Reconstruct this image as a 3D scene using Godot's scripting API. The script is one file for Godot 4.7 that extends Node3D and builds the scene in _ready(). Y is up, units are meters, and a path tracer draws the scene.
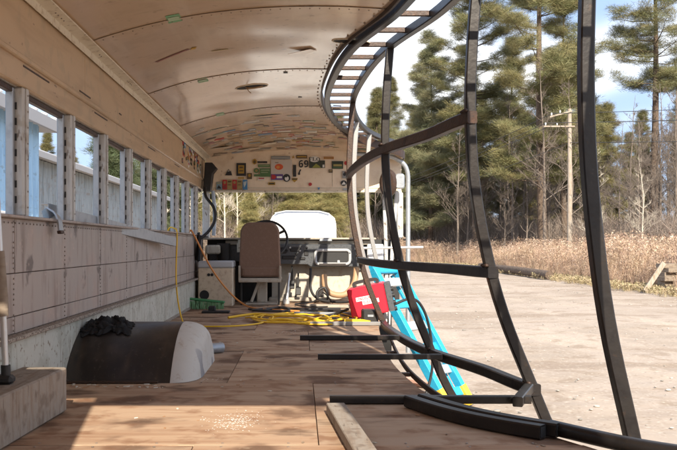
extends Node3D

const F := 0.95            # bus floor above the ground
var M := {}
var taken := {}
var rng := RandomNumberGenerator.new()

# ------------------------------------------------------------------ mesh collector
class MB:
	var v := PackedVector3Array()
	var n := PackedVector3Array()
	var c := PackedColorArray()
	var ix := PackedInt32Array()
	var col := Color(1, 1, 1)
	func vert(p: Vector3, nn: Vector3) -> int:
		v.append(p); n.append(nn); c.append(col)
		return v.size() - 1
	func tri(a: Vector3, b: Vector3, d: Vector3, out: Vector3) -> void:
		var nn := (d - a).cross(b - a)
		if nn.length_squared() < 1e-16: return
		nn = nn.normalized()
		var i := v.size()
		if nn.dot(out) < 0:
			nn = -nn
			vert(a, nn); vert(d, nn); vert(b, nn)
		else:
			vert(a, nn); vert(b, nn); vert(d, nn)
		ix.append(i); ix.append(i + 1); ix.append(i + 2)
	func quad(a: Vector3, b: Vector3, d: Vector3, e: Vector3, out: Vector3) -> void:
		var nn := (d - a).cross(b - a) + (e - a).cross(d - a)
		if nn.length_squared() < 1e-16: return
		nn = nn.normalized()
		var i := v.size()
		if nn.dot(out) < 0:
			nn = -nn
			vert(a, nn); vert(e, nn); vert(d, nn); vert(b, nn)
		else:
			vert(a, nn); vert(b, nn); vert(d, nn); vert(e, nn)
		for k in [0, 1, 2, 0, 2, 3]: ix.append(i + k)
	func box(at: Vector3, size: Vector3, bev := 0.0, bs := Basis.IDENTITY) -> void:
		var h := size * 0.5
		var b := minf(bev, minf(h.x, minf(h.y, h.z)) * 0.9)
		var P := func(s: Vector3, ax: int) -> Vector3:
			var q := Vector3(s.x * (h.x - b), s.y * (h.y - b), s.z * (h.z - b))
			q[ax] = s[ax] * h[ax]
			return at + bs * q
		for ax in 3:
			var a1 := (ax + 1) % 3
			var a2 := (ax + 2) % 3
			for sg in [-1.0, 1.0]:
				var pts: Array[Vector3] = []
				for q in [[-1, -1], [1, -1], [1, 1], [-1, 1]]:
					var s := Vector3.ZERO
					s[ax] = sg; s[a1] = q[0]; s[a2] = q[1]
					pts.append(P.call(s, ax))
				var o := Vector3.ZERO
				o[ax] = sg
				quad(pts[0], pts[1], pts[2], pts[3], bs * o)
		if b <= 0.0: return
		for ax in 3:               # edges that run along ax
			var a1 := (ax + 1) % 3
			var a2 := (ax + 2) % 3
			for s1 in [-1.0, 1.0]:
				for s2 in [-1.0, 1.0]:
					var lo := Vector3.ZERO
					lo[ax] = -1; lo[a1] = s1; lo[a2] = s2
					var hi := lo
					hi[ax] = 1
					var o := Vector3.ZERO
					o[a1] = s1; o[a2] = s2
					quad(P.call(lo, a1), P.call(hi, a1), P.call(hi, a2), P.call(lo, a2), bs * o)
		for sx in [-1.0, 1.0]:
			for sy in [-1.0, 1.0]:
				for sz in [-1.0, 1.0]:
					var s := Vector3(sx, sy, sz)
					tri(P.call(s, 0), P.call(s, 1), P.call(s, 2), bs * s)
	func tube(pts: Array, r, sides := 8, cap := true) -> void:
		var m := pts.size()
		var t0: Vector3 = (pts[1] - pts[0]).normalized()
		var side := t0.cross(Vector3.UP if absf(t0.y) < 0.9 else Vector3.RIGHT).normalized()
		var base := v.size()
		for i in m:
			var t: Vector3 = (pts[mini(i + 1, m - 1)] - pts[maxi(i - 1, 0)])
			t = t.normalized() if t.length_squared() > 1e-14 else t0
			side = (side - t * side.dot(t))
			side = side.normalized() if side.length_squared() > 1e-10 else t.cross(Vector3.FORWARD).normalized()
			var up := side.cross(t)
			var rad: float = r[i] if r is Array else r
			for k in sides:
				var a := TAU * k / sides
				var dir := side * cos(a) + up * sin(a)
				vert(pts[i] + dir * rad, dir)
		for i in m - 1:
			for k in sides:
				var a := base + i * sides + k
				var b := base + i * sides + (k + 1) % sides
				var cc := a + sides
				var dd := b + sides
				for q in [a, b, dd, a, dd, cc]: ix.append(q)
		if cap:
			for e in [0, m - 1]:
				var t: Vector3 = (pts[0] - pts[1]) if e == 0 else (pts[m - 1] - pts[m - 2])
				t = t.normalized()
				var ci := vert(pts[e], t)
				var ring := v.size()
				for k in sides: vert(v[base + e * sides + k], t)
				for k in sides:
					var p := ring + k
					var q := ring + (k + 1) % sides
					ix.append(ci)
					if e == 0: ix.append(q); ix.append(p)
					else: ix.append(p); ix.append(q)
	func bar(pts: Array, w: float, hgt: float, up: Vector3, bev := 0.0) -> void:      # rectangular bar along a path
		var m := pts.size()
		var rings := []
		for i in m:
			var t: Vector3 = (pts[mini(i + 1, m - 1)] - pts[maxi(i - 1, 0)]).normalized()
			var s := t.cross(up).normalized()
			var u := s.cross(t).normalized()
			var ring := []
			var hw := w * 0.5
			var hh := hgt * 0.5
			if bev > 0.0:
				for q in [[-hw + bev, -hh], [hw - bev, -hh], [hw, -hh + bev], [hw, hh - bev], [hw - bev, hh], [-hw + bev, hh], [-hw, hh - bev], [-hw, -hh + bev]]:
					ring.append(pts[i] + s * q[0] + u * q[1])
			else:
				for q in [[-hw, -hh], [hw, -hh], [hw, hh], [-hw, hh]]: ring.append(pts[i] + s * q[0] + u * q[1])
			rings.append(ring)
		var k := (rings[0] as Array).size()
		for i in m - 1:
			for j in k:
				var a: Vector3 = rings[i][j]
				var b: Vector3 = rings[i][(j + 1) % k]
				var cc: Vector3 = rings[i + 1][(j + 1) % k]
				var dd: Vector3 = rings[i + 1][j]
				quad(a, b, cc, dd, (a + b + cc + dd) * 0.25 - (pts[i] + pts[i + 1]) * 0.5)
		for e in [0, m - 1]:
			var t: Vector3 = (pts[0] - pts[1]) if e == 0 else (pts[m - 1] - pts[m - 2])
			for j in range(1, k - 1): tri(rings[e][0], rings[e][j], rings[e][j + 1], t)
	func slab(poly: PackedVector2Array, xf: Transform3D, z0: float, z1: float, inset := 0.0) -> void:   # polygon in xy pushed along z
		var ctr := Vector2.ZERO
		for p in poly: ctr += p
		ctr /= poly.size()
		var inner := PackedVector2Array()
		for p in poly: inner.append(p + (ctr - p).normalized() * minf(inset, (ctr - p).length() * 0.9))
		var idx := Geometry2D.triangulate_polygon(inner)
		var zb := xf.basis.z
		for f in [[z1, zb], [z0, -zb]]:
			for i in range(0, idx.size(), 3):
				tri(xf * Vector3(inner[idx[i]].x, inner[idx[i]].y, f[0]), xf * Vector3(inner[idx[i + 1]].x, inner[idx[i + 1]].y, f[0]), xf * Vector3(inner[idx[i + 2]].x, inner[idx[i + 2]].y, f[0]), f[1])
		var za := z0 + inset
		var zc := z1 - inset
		var ccw := 0.0
		for i in poly.size():
			var a := poly[i]
			var b := poly[(i + 1) % poly.size()]
			ccw += a.x * b.y - b.x * a.y
		for i in poly.size():
			var j := (i + 1) % poly.size()
			var e := poly[j] - poly[i]
			var on := Vector2(e.y, -e.x) * signf(ccw)
			var o := xf.basis * Vector3(on.x, on.y, 0)
			quad(xf * Vector3(poly[i].x, poly[i].y, za), xf * Vector3(poly[j].x, poly[j].y, za), xf * Vector3(poly[j].x, poly[j].y, zc), xf * Vector3(poly[i].x, poly[i].y, zc), o)
			if inset > 0.0:
				quad(xf * Vector3(poly[i].x, poly[i].y, zc), xf * Vector3(poly[j].x, poly[j].y, zc), xf * Vector3(inner[j].x, inner[j].y, z1), xf * Vector3(inner[i].x, inner[i].y, z1), o.normalized() + zb)
				quad(xf * Vector3(poly[i].x, poly[i].y, za), xf * Vector3(poly[j].x, poly[j].y, za), xf * Vector3(inner[j].x, inner[j].y, z0), xf * Vector3(inner[i].x, inner[i].y, z0), o.normalized() - zb)
	func grid(rows: Array, flip := false) -> void:        # smooth sheet; rows of equal length
		var m := rows.size()
		var k: int = (rows[0] as Array).size()
		var base := v.size()
		for i in m:
			for j in k:
				var du: Vector3 = rows[mini(i + 1, m - 1)][j] - rows[maxi(i - 1, 0)][j]
				var dv: Vector3 = rows[i][mini(j + 1, k - 1)] - rows[i][maxi(j - 1, 0)]
				var nn := du.cross(dv).normalized()
				vert(rows[i][j], -nn if flip else nn)
		for i in m - 1:
			for j in k - 1:
				var a := base + i * k + j
				var q := [a, a + k, a + k + 1, a, a + k + 1, a + 1] if flip else [a, a + k + 1, a + k, a, a + 1, a + k + 1]
				for w in q: ix.append(w)
	func add(mesh: Mesh, xf: Transform3D) -> void:
		for s in mesh.get_surface_count():
			var ar := mesh.surface_get_arrays(s)
			var base := v.size()
			var vs: PackedVector3Array = ar[Mesh.ARRAY_VERTEX]
			var ns: PackedVector3Array = ar[Mesh.ARRAY_NORMAL]
			for i in vs.size(): vert(xf * vs[i], (xf.basis * ns[i]).normalized())
			var ii: PackedInt32Array = ar[Mesh.ARRAY_INDEX] if ar[Mesh.ARRAY_INDEX] != null else PackedInt32Array(range(vs.size()))
			for q in ii: ix.append(base + q)
	func mesh() -> ArrayMesh:
		var ar := []
		ar.resize(Mesh.ARRAY_MAX)
		ar[Mesh.ARRAY_VERTEX] = v; ar[Mesh.ARRAY_NORMAL] = n; ar[Mesh.ARRAY_COLOR] = c; ar[Mesh.ARRAY_INDEX] = ix
		var am := ArrayMesh.new()
		am.add_surface_from_arrays(Mesh.PRIMITIVE_TRIANGLES, ar)
		return am

# ------------------------------------------------------------------ node helpers
func numbered(called: String) -> String:
	if not taken.has(called):
		taken[called] = 0
		return called
	taken[called] += 1
	return "%s_%03d" % [called, taken[called]]

func tag(o: Node, label: String, category: String, group := "") -> void:
	o.set_meta("label", label); o.set_meta("category", category)
	if group != "": o.set_meta("group", group)

func thing(called: String, label: String, category: String, at := Vector3.ZERO, group := "") -> Node3D:
	var o := Node3D.new()
	o.name = numbered(called)
	add_child(o)
	o.position = at
	tag(o, label, category, group)
	return o

func part(called: String, mesh, mat: Material, parent: Node3D, xf := Transform3D.IDENTITY) -> MeshInstance3D:
	var o := MeshInstance3D.new()
	o.mesh = mesh.mesh() if mesh is MB else mesh
	o.name = called
	o.material_override = mat
	o.transform = xf
	parent.add_child(o, true)
	return o

func wpart(called: String, mb, mat: Material, parent: Node3D) -> MeshInstance3D:   # shape given in world axes
	var off := Vector3.ZERO
	var p: Node = parent
	while p is Node3D and p != self:
		off += (p as Node3D).position
		p = p.get_parent()
	return part(called, mb, mat, parent, Transform3D(Basis.IDENTITY, -off))

func single(called: String, mb, mat: Material, label: String, category: String, at: Vector3, group := "") -> MeshInstance3D:
	var o := MeshInstance3D.new()
	o.name = numbered(called)
	var m: MB = mb
	for i in m.v.size(): m.v[i] -= at
	o.mesh = m.mesh()
	o.material_override = mat
	add_child(o)
	o.position = at
	tag(o, label, category, group)
	return o

func setting(called: String, mb: MB, mat: Material) -> MeshInstance3D:
	var o := part(called, mb, mat, self)
	o.set_meta("kind", "structure")
	return o

func copies(called: String, mesh: Mesh, mat: Material, xfs: Array, cols: Array, parent: Node3D) -> MultiMeshInstance3D:
	var mm := MultiMesh.new()
	mm.transform_format = MultiMesh.TRANSFORM_3D
	mm.use_colors = cols.size() > 0
	mm.mesh = mesh
	mm.instance_count = xfs.size()
	for i in xfs.size():
		mm.set_instance_transform(i, xfs[i])
		if cols.size() > 0: mm.set_instance_color(i, cols[i])
	var o := MultiMeshInstance3D.new()
	o.multimesh = mm
	o.material_override = mat
	o.name = called
	parent.add_child(o, true)
	return o

func P(x: float, h: float, d: float) -> Vector3:         # bus axes: right, above the bus floor, forward
	return Vector3(x, F + h, -d)

# ------------------------------------------------------------------ textures and materials
func noise_bytes(w: int, h: int, gw: int, gh: int, freq: float, oct: int, sd: int) -> PackedByteArray:
	var fn := FastNoiseLite.new()
	fn.seed = sd
	fn.noise_type = FastNoiseLite.TYPE_SIMPLEX_SMOOTH
	fn.frequency = freq
	fn.fractal_octaves = oct
	fn.fractal_gain = 0.55
	var im := fn.get_seamless_image(gw, gh)
	im.convert(Image.FORMAT_L8)
	if gw != w or gh != h: im.resize(w, h, Image.INTERPOLATE_CUBIC)
	return im.get_data()

# layers: [gw, gh, freq, octaves, lo, hi, colour (sRGB), amount]
func tex(w: int, h: int, base: Color, layers: Array, sd: int) -> ImageTexture:
	var n := w * h
	var r := PackedFloat32Array(); var g := PackedFloat32Array(); var b := PackedFloat32Array()
	r.resize(n); g.resize(n); b.resize(n)
	r.fill(base.r); g.fill(base.g); b.fill(base.b)
	for li in layers.size():
		var L: Array = layers[li]
		var nb := noise_bytes(w, h, L[0], L[1], L[2], L[3], sd + li * 7)
		var lut := PackedFloat32Array()
		lut.resize(256)
		for i in 256: lut[i] = smoothstep(L[4], L[5], i / 255.0) * L[7]
		var cr: float = L[6].r
		var cg: float = L[6].g
		var cb: float = L[6].b
		for i in n:
			var t := lut[nb[i]]
			if t > 0.002:
				r[i] += (cr - r[i]) * t
				g[i] += (cg - g[i]) * t
				b[i] += (cb - b[i]) * t
	var by := PackedByteArray()
	by.resize(n * 3)
	for i in n:
		by[i * 3] = int(clampf(r[i], 0, 1) * 255.0)
		by[i * 3 + 1] = int(clampf(g[i], 0, 1) * 255.0)
		by[i * 3 + 2] = int(clampf(b[i], 0, 1) * 255.0)
	return ImageTexture.create_from_image(Image.create_from_data(w, h, false, Image.FORMAT_RGB8, by))

func height_tex(w: int, h: int, gw: int, gh: int, freq: float, oct: int, sd: int) -> ImageTexture:
	return ImageTexture.create_from_image(Image.create_from_data(w, h, false, Image.FORMAT_L8, noise_bytes(w, h, gw, gh, freq, oct, sd)))

func lin(r: float, g: float, b: float) -> Color:          # real-world (linear) base colour
	return Color(r, g, b).linear_to_srgb()

func mat(color: Color, rough := 0.7, metal := 0.0, t: Texture2D = null, tile := 1.0, bump: Texture2D = null, bump_cm := 0.0) -> StandardMaterial3D:
	var m := StandardMaterial3D.new()
	m.albedo_color = color
	m.roughness = rough
	m.metallic = metal
	if t != null or bump != null:
		m.uv1_triplanar = true
		m.uv1_world_triplanar = true
		m.uv1_scale = Vector3.ONE / tile
		if t != null: m.albedo_texture = t
		if bump != null:
			m.heightmap_enabled = true
			m.heightmap_texture = bump
			m.heightmap_scale = bump_cm
	return m

func vcol(rough := 0.6, metal := 0.0) -> StandardMaterial3D:
	var m := mat(Color.WHITE, rough, metal)
	m.vertex_color_use_as_albedo = true
	return m

func make_materials() -> void:
	var fine := height_tex(512, 512, 512, 512, 0.05, 4, 3)
	var grain := height_tex(512, 512, 48, 512, 0.08, 4, 5)
	var lumps := height_tex(512, 512, 512, 512, 0.012, 4, 9)
	var W := Color(0.84, 0.77, 0.67)
	M.ceiling = mat(Color.WHITE, 0.32, 0.0, tex(1024, 1024, Color(0.80, 0.69, 0.57), [
		[1024, 1024, 0.006, 4, 0.5, 0.85, Color(0.72, 0.605, 0.48), 0.6],
		[1024, 96, 0.02, 4, 0.55, 0.9, Color(0.84, 0.75, 0.645), 0.6],
		[128, 1024, 0.03, 4, 0.68, 0.92, Color(0.66, 0.55, 0.42), 0.35],
		[1024, 1024, 0.02, 5, 0.72, 0.9, Color(0.50, 0.38, 0.27), 0.45],
		[256, 512, 0.03, 4, 0.82, 0.88, Color(0.80, 0.73, 0.62), 0.6]], 11), 2.3, lumps, 0.03)
	M.ceiling.clearcoat_enabled = true
	M.ceiling.clearcoat = 0.62
	M.ceiling.clearcoat_roughness = 0.11
	M.head_sheet = mat(Color.WHITE, 0.3, 0.0, tex(512, 512, Color(0.93, 0.855, 0.755), [
		[512, 512, 0.012, 4, 0.5, 0.85, Color(0.87, 0.78, 0.67), 0.7],
		[512, 512, 0.03, 3, 0.8, 0.9, Color(0.56, 0.45, 0.34), 0.4]], 17), 1.5, lumps, 0.03)
	M.board = mat(Color.WHITE, 0.34, 0.0, tex(1024, 1024, Color(0.75, 0.645, 0.52), [
		[96, 1024, 0.02, 3, 0.45, 0.9, Color(0.66, 0.55, 0.43), 0.6],
		[1024, 1024, 0.01, 4, 0.55, 0.85, Color(0.66, 0.58, 0.47), 0.6],
		[128, 512, 0.06, 3, 0.84, 0.9, Color(0.38, 0.29, 0.21), 0.6]], 31), 1.7, lumps, 0.04)
	M.trim = mat(Color.WHITE, 0.4, 0.0, tex(512, 512, Color(0.86, 0.82, 0.74), [
		[512, 512, 0.03, 4, 0.5, 0.85, Color(0.70, 0.63, 0.52), 0.7],
		[512, 512, 0.04, 3, 0.82, 0.88, Color(0.40, 0.32, 0.24), 0.6]], 41), 1.1, fine, 0.06)
	M.post = mat(Color.WHITE, 0.45, 0.0, tex(512, 512, Color(0.74, 0.74, 0.73), [
		[512, 64, 0.03, 4, 0.5, 0.9, Color(0.60, 0.59, 0.575), 0.7],
		[512, 512, 0.015, 4, 0.6, 0.85, Color(0.60, 0.55, 0.49), 0.5],
		[512, 256, 0.025, 4, 0.76, 0.88, Color(0.33, 0.275, 0.235), 0.7]], 51), 0.9, fine, 0.06)
	M.panel = mat(Color.WHITE, 0.5, 0.1, tex(1024, 1024, Color(0.65, 0.61, 0.585), [
		[1024, 1024, 0.006, 4, 0.5, 0.85, Color(0.68, 0.595, 0.555), 0.5],
		[1024, 160, 0.02, 4, 0.5, 0.9, Color(0.50, 0.44, 0.41), 0.6],
		[1024, 96, 0.03, 4, 0.74, 0.9, Color(0.46, 0.40, 0.38), 0.6],
		[512, 512, 0.012, 5, 0.74, 0.88, Color(0.30, 0.265, 0.26), 0.65],
		[1024, 1024, 0.03, 4, 0.7, 0.9, Color(0.76, 0.69, 0.64), 0.5]], 61), 2.3, fine, 0.08)
	M.skirt = mat(Color.WHITE, 0.6, 0.0, tex(512, 512, Color(0.75, 0.745, 0.70), [
		[512, 512, 0.012, 4, 0.45, 0.8, Color(0.66, 0.65, 0.60), 0.8],
		[512, 96, 0.03, 4, 0.6, 0.9, Color(0.56, 0.52, 0.46), 0.6],
		[512, 512, 0.06, 4, 0.72, 0.84, Color(0.42, 0.34, 0.27), 0.7]], 71), 1.3, fine, 0.08)
	M.grit = mat(Color.WHITE, 0.9, 0.0, tex(512, 512, Color(0.62, 0.58, 0.53), [
		[512, 512, 0.06, 4, 0.4, 0.7, Color(0.36, 0.31, 0.28), 0.9],
		[512, 512, 0.14, 3, 0.6, 0.75, Color(0.80, 0.77, 0.72), 0.9]], 81), 0.5, fine, 0.5)
	var ply := [
		[128, 1024, 0.02, 4, 0.35, 0.9, Color(0.66, 0.53, 0.435), 0.55],
		[96, 1024, 0.05, 4, 0.62, 0.92, Color(0.54, 0.39, 0.30), 0.35],
		[1024, 1024, 0.005, 5, 0.5, 0.8, Color(0.44, 0.355, 0.305), 0.75],
		[1024, 1024, 0.014, 5, 0.55, 0.9, Color(0.55, 0.41, 0.325), 0.55],
		[512, 1024, 0.01, 5, 0.62, 0.92, Color(0.33, 0.265, 0.23), 0.55],
		[1024, 1024, 0.06, 4, 0.76, 0.86, Color(0.74, 0.68, 0.6), 0.55]]
	M.plywood = mat(Color(0.87, 0.845, 0.825), 0.9, 0.0, tex(1024, 1024, Color(0.79, 0.695, 0.60), ply, 91), 3.1, grain, 0.12)
	M.plywood.metallic_specular = 0.15
	M.plywood_b = mat(Color(0.855, 0.835, 0.82), 0.9, 0.0, tex(1024, 1024, Color(0.78, 0.69, 0.60), ply, 191), 3.5, grain, 0.12)
	M.plywood_b.metallic_specular = 0.15
	var wood := [
		[40, 512, 0.04, 4, 0.4, 0.9, Color(0.49, 0.42, 0.355), 0.7],
		[512, 512, 0.012, 4, 0.5, 0.85, Color(0.40, 0.34, 0.29), 0.6],
		[64, 512, 0.06, 3, 0.78, 0.9, Color(0.30, 0.25, 0.21), 0.5]]
	M.wood_x = mat(Color.WHITE, 0.8, 0.0, tex(512, 512, Color(0.55, 0.50, 0.44), wood, 101), 0.7, grain, 0.2)
	var wood2 := []
	for L in wood: wood2.append([L[1], L[0], L[2], L[3], L[4], L[5], L[6], L[7]])
	M.wood_z = mat(Color.WHITE, 0.8, 0.0, tex(512, 512, Color(0.56, 0.52, 0.475), wood2, 111), 0.7, fine, 0.15)
	M.board_new = mat(lin(0.62, 0.36, 0.27), 0.75, 0.0, null, 0.6, grain, 0.1)
	M.steel = mat(Color.WHITE, 0.36, 0.35, tex(512, 512, Color(0.165, 0.15, 0.145), [
		[512, 512, 0.012, 4, 0.45, 0.85, Color(0.125, 0.112, 0.11), 0.8],
		[512, 512, 0.03, 4, 0.72, 0.9, Color(0.26, 0.19, 0.145), 0.5],
		[512, 512, 0.05, 3, 0.78, 0.9, Color(0.28, 0.26, 0.25), 0.4]], 121), 0.9, fine, 0.05)
	M.grey_steel = mat(lin(0.30, 0.29, 0.28), 0.4, 0.4, null, 0.5, fine, 0.04)
	M.rust_steel = mat(Color.WHITE, 0.5, 0.25, tex(512, 512, Color(0.25, 0.185, 0.15), [
		[512, 512, 0.015, 4, 0.45, 0.85, Color(0.33, 0.22, 0.15), 0.7],
		[512, 512, 0.07, 4, 0.6, 0.8, Color(0.16, 0.13, 0.12), 0.8]], 131), 0.5, fine, 0.08)
	M.galv = mat(Color.WHITE, 0.42, 0.45, tex(512, 512, Color(0.66, 0.68, 0.70), [
		[512, 512, 0.02, 4, 0.45, 0.85, Color(0.58, 0.60, 0.625), 0.7],
		[512, 512, 0.02, 4, 0.8, 0.92, Color(0.50, 0.46, 0.42), 0.4]], 141), 0.8, fine, 0.05)
	M.alu = mat(lin(0.62, 0.62, 0.61), 0.38, 0.6, null, 0.4, fine, 0.05)
	M.well = mat(Color.WHITE, 0.33, 0.0, tex(512, 512, Color(0.135, 0.125, 0.12), [
		[512, 512, 0.008, 4, 0.5, 0.85, Color(0.27, 0.235, 0.205), 0.8],
		[512, 128, 0.02, 4, 0.62, 0.9, Color(0.36, 0.28, 0.21), 0.55],
		[512, 512, 0.08, 3, 0.76, 0.86, Color(0.42, 0.38, 0.35), 0.6]], 151), 1.3, fine, 0.06)
	M.well_end = mat(Color.WHITE, 0.7, 0.0, tex(512, 512, Color(0.74, 0.715, 0.68), [
		[512, 512, 0.015, 4, 0.5, 0.85, Color(0.70, 0.665, 0.615), 0.7],
		[512, 512, 0.006, 2, 0.80, 0.83, Color(0.44, 0.43, 0.45), 0.85],
		[512, 512, 0.03, 4, 0.78, 0.9, Color(0.54, 0.42, 0.33), 0.5]], 161), 1.0, fine, 0.03)
	M.black = mat(lin(0.018, 0.017, 0.017), 0.55, 0.0, null, 0.3, fine, 0.06)
	M.rubber = mat(lin(0.014, 0.014, 0.014), 0.75)
	M.cloth = mat(lin(0.012, 0.012, 0.013), 0.95, 0.0, null, 0.2, fine, 0.3)
	M.seat_cloth = mat(Color.WHITE, 0.92, 0.0, tex(512, 512, Color(0.50, 0.40, 0.34), [
		[512, 512, 0.16, 2, 0.4, 0.7, Color(0.41, 0.325, 0.28), 0.8],
		[512, 512, 0.015, 3, 0.5, 0.85, Color(0.52, 0.43, 0.375), 0.5]], 171), 0.3, fine, 0.1)
	M.beige = mat(Color.WHITE, 0.6, 0.0, tex(512, 512, Color(0.66, 0.63, 0.58), [
		[512, 512, 0.02, 4, 0.5, 0.85, Color(0.60, 0.53, 0.45), 0.7],
		[512, 512, 0.03, 4, 0.76, 0.9, Color(0.46, 0.39, 0.32), 0.5]], 181), 0.9, fine, 0.1)
	M.cream = mat(Color.WHITE, 0.5, 0.0, tex(512, 512, Color(0.80, 0.735, 0.64), [
		[512, 512, 0.02, 4, 0.5, 0.85, Color(0.70, 0.62, 0.53), 0.7],
		[512, 512, 0.02, 4, 0.78, 0.9, Color(0.54, 0.42, 0.32), 0.5]], 201), 0.7, fine, 0.05)
	M.dash = mat(Color.WHITE, 0.5, 0.0, tex(512, 512, Color(0.30, 0.31, 0.325), [
		[512, 512, 0.03, 4, 0.5, 0.8, Color(0.23, 0.235, 0.25), 0.8],
		[512, 512, 0.08, 3, 0.72, 0.84, Color(0.50, 0.48, 0.46), 0.7]], 211), 0.5, fine, 0.06)
	M.dash_light = mat(lin(0.42, 0.43, 0.44), 0.5, 0.0, null, 0.4, fine, 0.06)
	M.white_paint = mat(lin(0.78, 0.78, 0.77), 0.4, 0.0, null, 0.6, lumps, 0.05)
	M.bus_yellow = mat(lin(0.62, 0.30, 0.03), 0.4)
	M.red = mat(lin(0.62, 0.016, 0.035), 0.38, 0.0, null, 0.4, fine, 0.03)
	M.cyan = mat(Color.WHITE, 0.42, 0.0, tex(256, 256, Color(0.13, 0.61, 0.77), [
		[256, 256, 0.04, 4, 0.5, 0.8, Color(0.10, 0.70, 0.86), 0.7],
		[256, 256, 0.1, 3, 0.7, 0.85, Color(0.55, 0.68, 0.70), 0.6]], 221), 0.5, fine, 0.05)
	M.yellow_cord = mat(lin(0.80, 0.48, 0.02), 0.5)
	M.orange_cord = mat(lin(0.62, 0.24, 0.06), 0.5)
	M.yellow = mat(lin(0.78, 0.50, 0.04), 0.5)
	M.green = mat(lin(0.05, 0.22, 0.085), 0.55, 0.0, null, 0.2, fine, 0.2)
	M.hose = mat(lin(0.40, 0.25, 0.14), 0.6)
	M.rivet = mat(lin(0.26, 0.22, 0.19), 0.5, 0.3)
	M.sticker = vcol(0.45)
	M.dirt = mat(Color.WHITE, 0.95, 0.0, tex(1024, 1024, Color(0.65, 0.59, 0.53), [
		[1024, 1024, 0.0045, 6, 0.40, 0.75, Color(0.60, 0.54, 0.475), 0.7],
		[1024, 256, 0.008, 6, 0.5, 0.85, Color(0.70, 0.635, 0.565), 0.7],
		[192, 1024, 0.006, 5, 0.55, 0.8, Color(0.54, 0.47, 0.40), 0.7],
		[1024, 1024, 0.02, 5, 0.6, 0.85, Color(0.53, 0.46, 0.385), 0.6],
		[1024, 1024, 0.16, 3, 0.68, 0.8, Color(0.79, 0.745, 0.68), 0.6],
		[1024, 1024, 0.2, 2, 0.72, 0.82, Color(0.45, 0.37, 0.29), 0.5]], 231), 15.0, fine, 1.6)
	M.litter = mat(Color.WHITE, 0.95, 0.0, tex(1024, 1024, Color(0.50, 0.39, 0.28), [
		[1024, 1024, 0.03, 5, 0.4, 0.75, Color(0.36, 0.27, 0.19), 0.8],
		[1024, 1024, 0.12, 3, 0.6, 0.8, Color(0.66, 0.54, 0.39), 0.8]], 241), 5.0, fine, 4.0)
	M.bark = mat(Color.WHITE, 0.95, 0.0, tex(512, 512, Color(0.42, 0.355, 0.30), [
		[512, 48, 0.08, 4, 0.4, 0.75, Color(0.24, 0.195, 0.165), 0.85],
		[512, 512, 0.02, 4, 0.5, 0.85, Color(0.50, 0.45, 0.39), 0.6]], 251), 2.0, lumps, 3.0)
	M.grey_bark = mat(Color.WHITE, 0.95, 0.0, tex(512, 512, Color(0.47, 0.425, 0.385), [
		[512, 96, 0.06, 4, 0.45, 0.8, Color(0.34, 0.295, 0.26), 0.8],
		[512, 512, 0.02, 4, 0.55, 0.85, Color(0.56, 0.52, 0.48), 0.6]], 261), 1.6)
	M.birch = mat(Color.WHITE, 0.85, 0.0, tex(512, 512, Color(0.80, 0.765, 0.70), [
		[64, 512, 0.08, 4, 0.66, 0.78, Color(0.30, 0.26, 0.23), 0.85],
		[512, 512, 0.02, 4, 0.5, 0.85, Color(0.70, 0.65, 0.58), 0.7]], 271), 1.6)
	M.pole_wood = mat(Color.WHITE, 0.9, 0.0, tex(256, 512, Color(0.64, 0.60, 0.55), [
		[256, 32, 0.08, 4, 0.4, 0.8, Color(0.53, 0.455, 0.375), 0.8]], 281), 1.5)
	M.needles = vcol(0.62)
	M.needles.backlight_enabled = true
	M.needles.backlight = lin(0.11, 0.115, 0.045)
	M.dry = vcol(0.85)
	M.dry.backlight_enabled = true
	M.dry.backlight = lin(0.16, 0.115, 0.07)
	M.twig = vcol(0.9)
	M.shed_blue = mat(Color.WHITE, 0.5, 0.0, tex(512, 512, Color(0.62, 0.77, 0.88), [
		[512, 48, 0.04, 4, 0.5, 0.85, Color(0.50, 0.65, 0.78), 0.7],
		[512, 512, 0.03, 4, 0.66, 0.85, Color(0.46, 0.50, 0.52), 0.5]], 291), 2.5)
	M.shed_grey = mat(Color.WHITE, 0.6, 0.15, tex(512, 512, Color(0.60, 0.635, 0.65), [
		[512, 40, 0.05, 4, 0.45, 0.8, Color(0.44, 0.47, 0.48), 0.8],
		[512, 512, 0.02, 4, 0.6, 0.85, Color(0.50, 0.43, 0.37), 0.5]], 301), 2.5)
	M.shed_roof = mat(lin(0.55, 0.56, 0.58), 0.6, 0.0, null, 1.0, fine, 0.3)
	M.fascia = mat(lin(0.34, 0.345, 0.36), 0.6)
	M.wire = mat(lin(0.05, 0.05, 0.05), 0.6)
	M.chips = vcol(0.9)

# ------------------------------------------------------------------ plan of the cut-away side
const OUT := [[0.3, 1.2], [1.5, 1.2], [2.3, 1.14], [3.0, 1.025], [3.75, 0.78], [4.3, 0.69], [5.0, 0.53], [5.8, 0.45], [6.9, 0.43], [8.0, 0.54], [8.9, 0.74], [9.6, 1.02], [9.95, 1.2], [10.6, 1.2]]
func curve(t: Array, d: float) -> float:
	var i := 1
	while i < t.size() - 2 and d > t[i][0]: i += 1
	i -= 1
	var a: int = maxi(i - 1, 0)
	var b: int = i
	var c: int = i + 1
	var e: int = mini(i + 2, t.size() - 1)
	var h: float = t[c][0] - t[b][0]
	var u: float = clampf((d - t[b][0]) / h, 0, 1)
	var m0: float = (t[c][1] - t[a][1]) / maxf(t[c][0] - t[a][0], 0.001) * h
	var m1: float = (t[e][1] - t[b][1]) / maxf(t[e][0] - t[b][0], 0.001) * h
	var u2 := u * u
	var u3 := u2 * u
	return (2 * u3 - 3 * u2 + 1) * t[b][1] + (u3 - 2 * u2 + u) * m0 + (3 * u2 - 2 * u3) * t[c][1] + (u3 - u2) * m1

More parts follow.
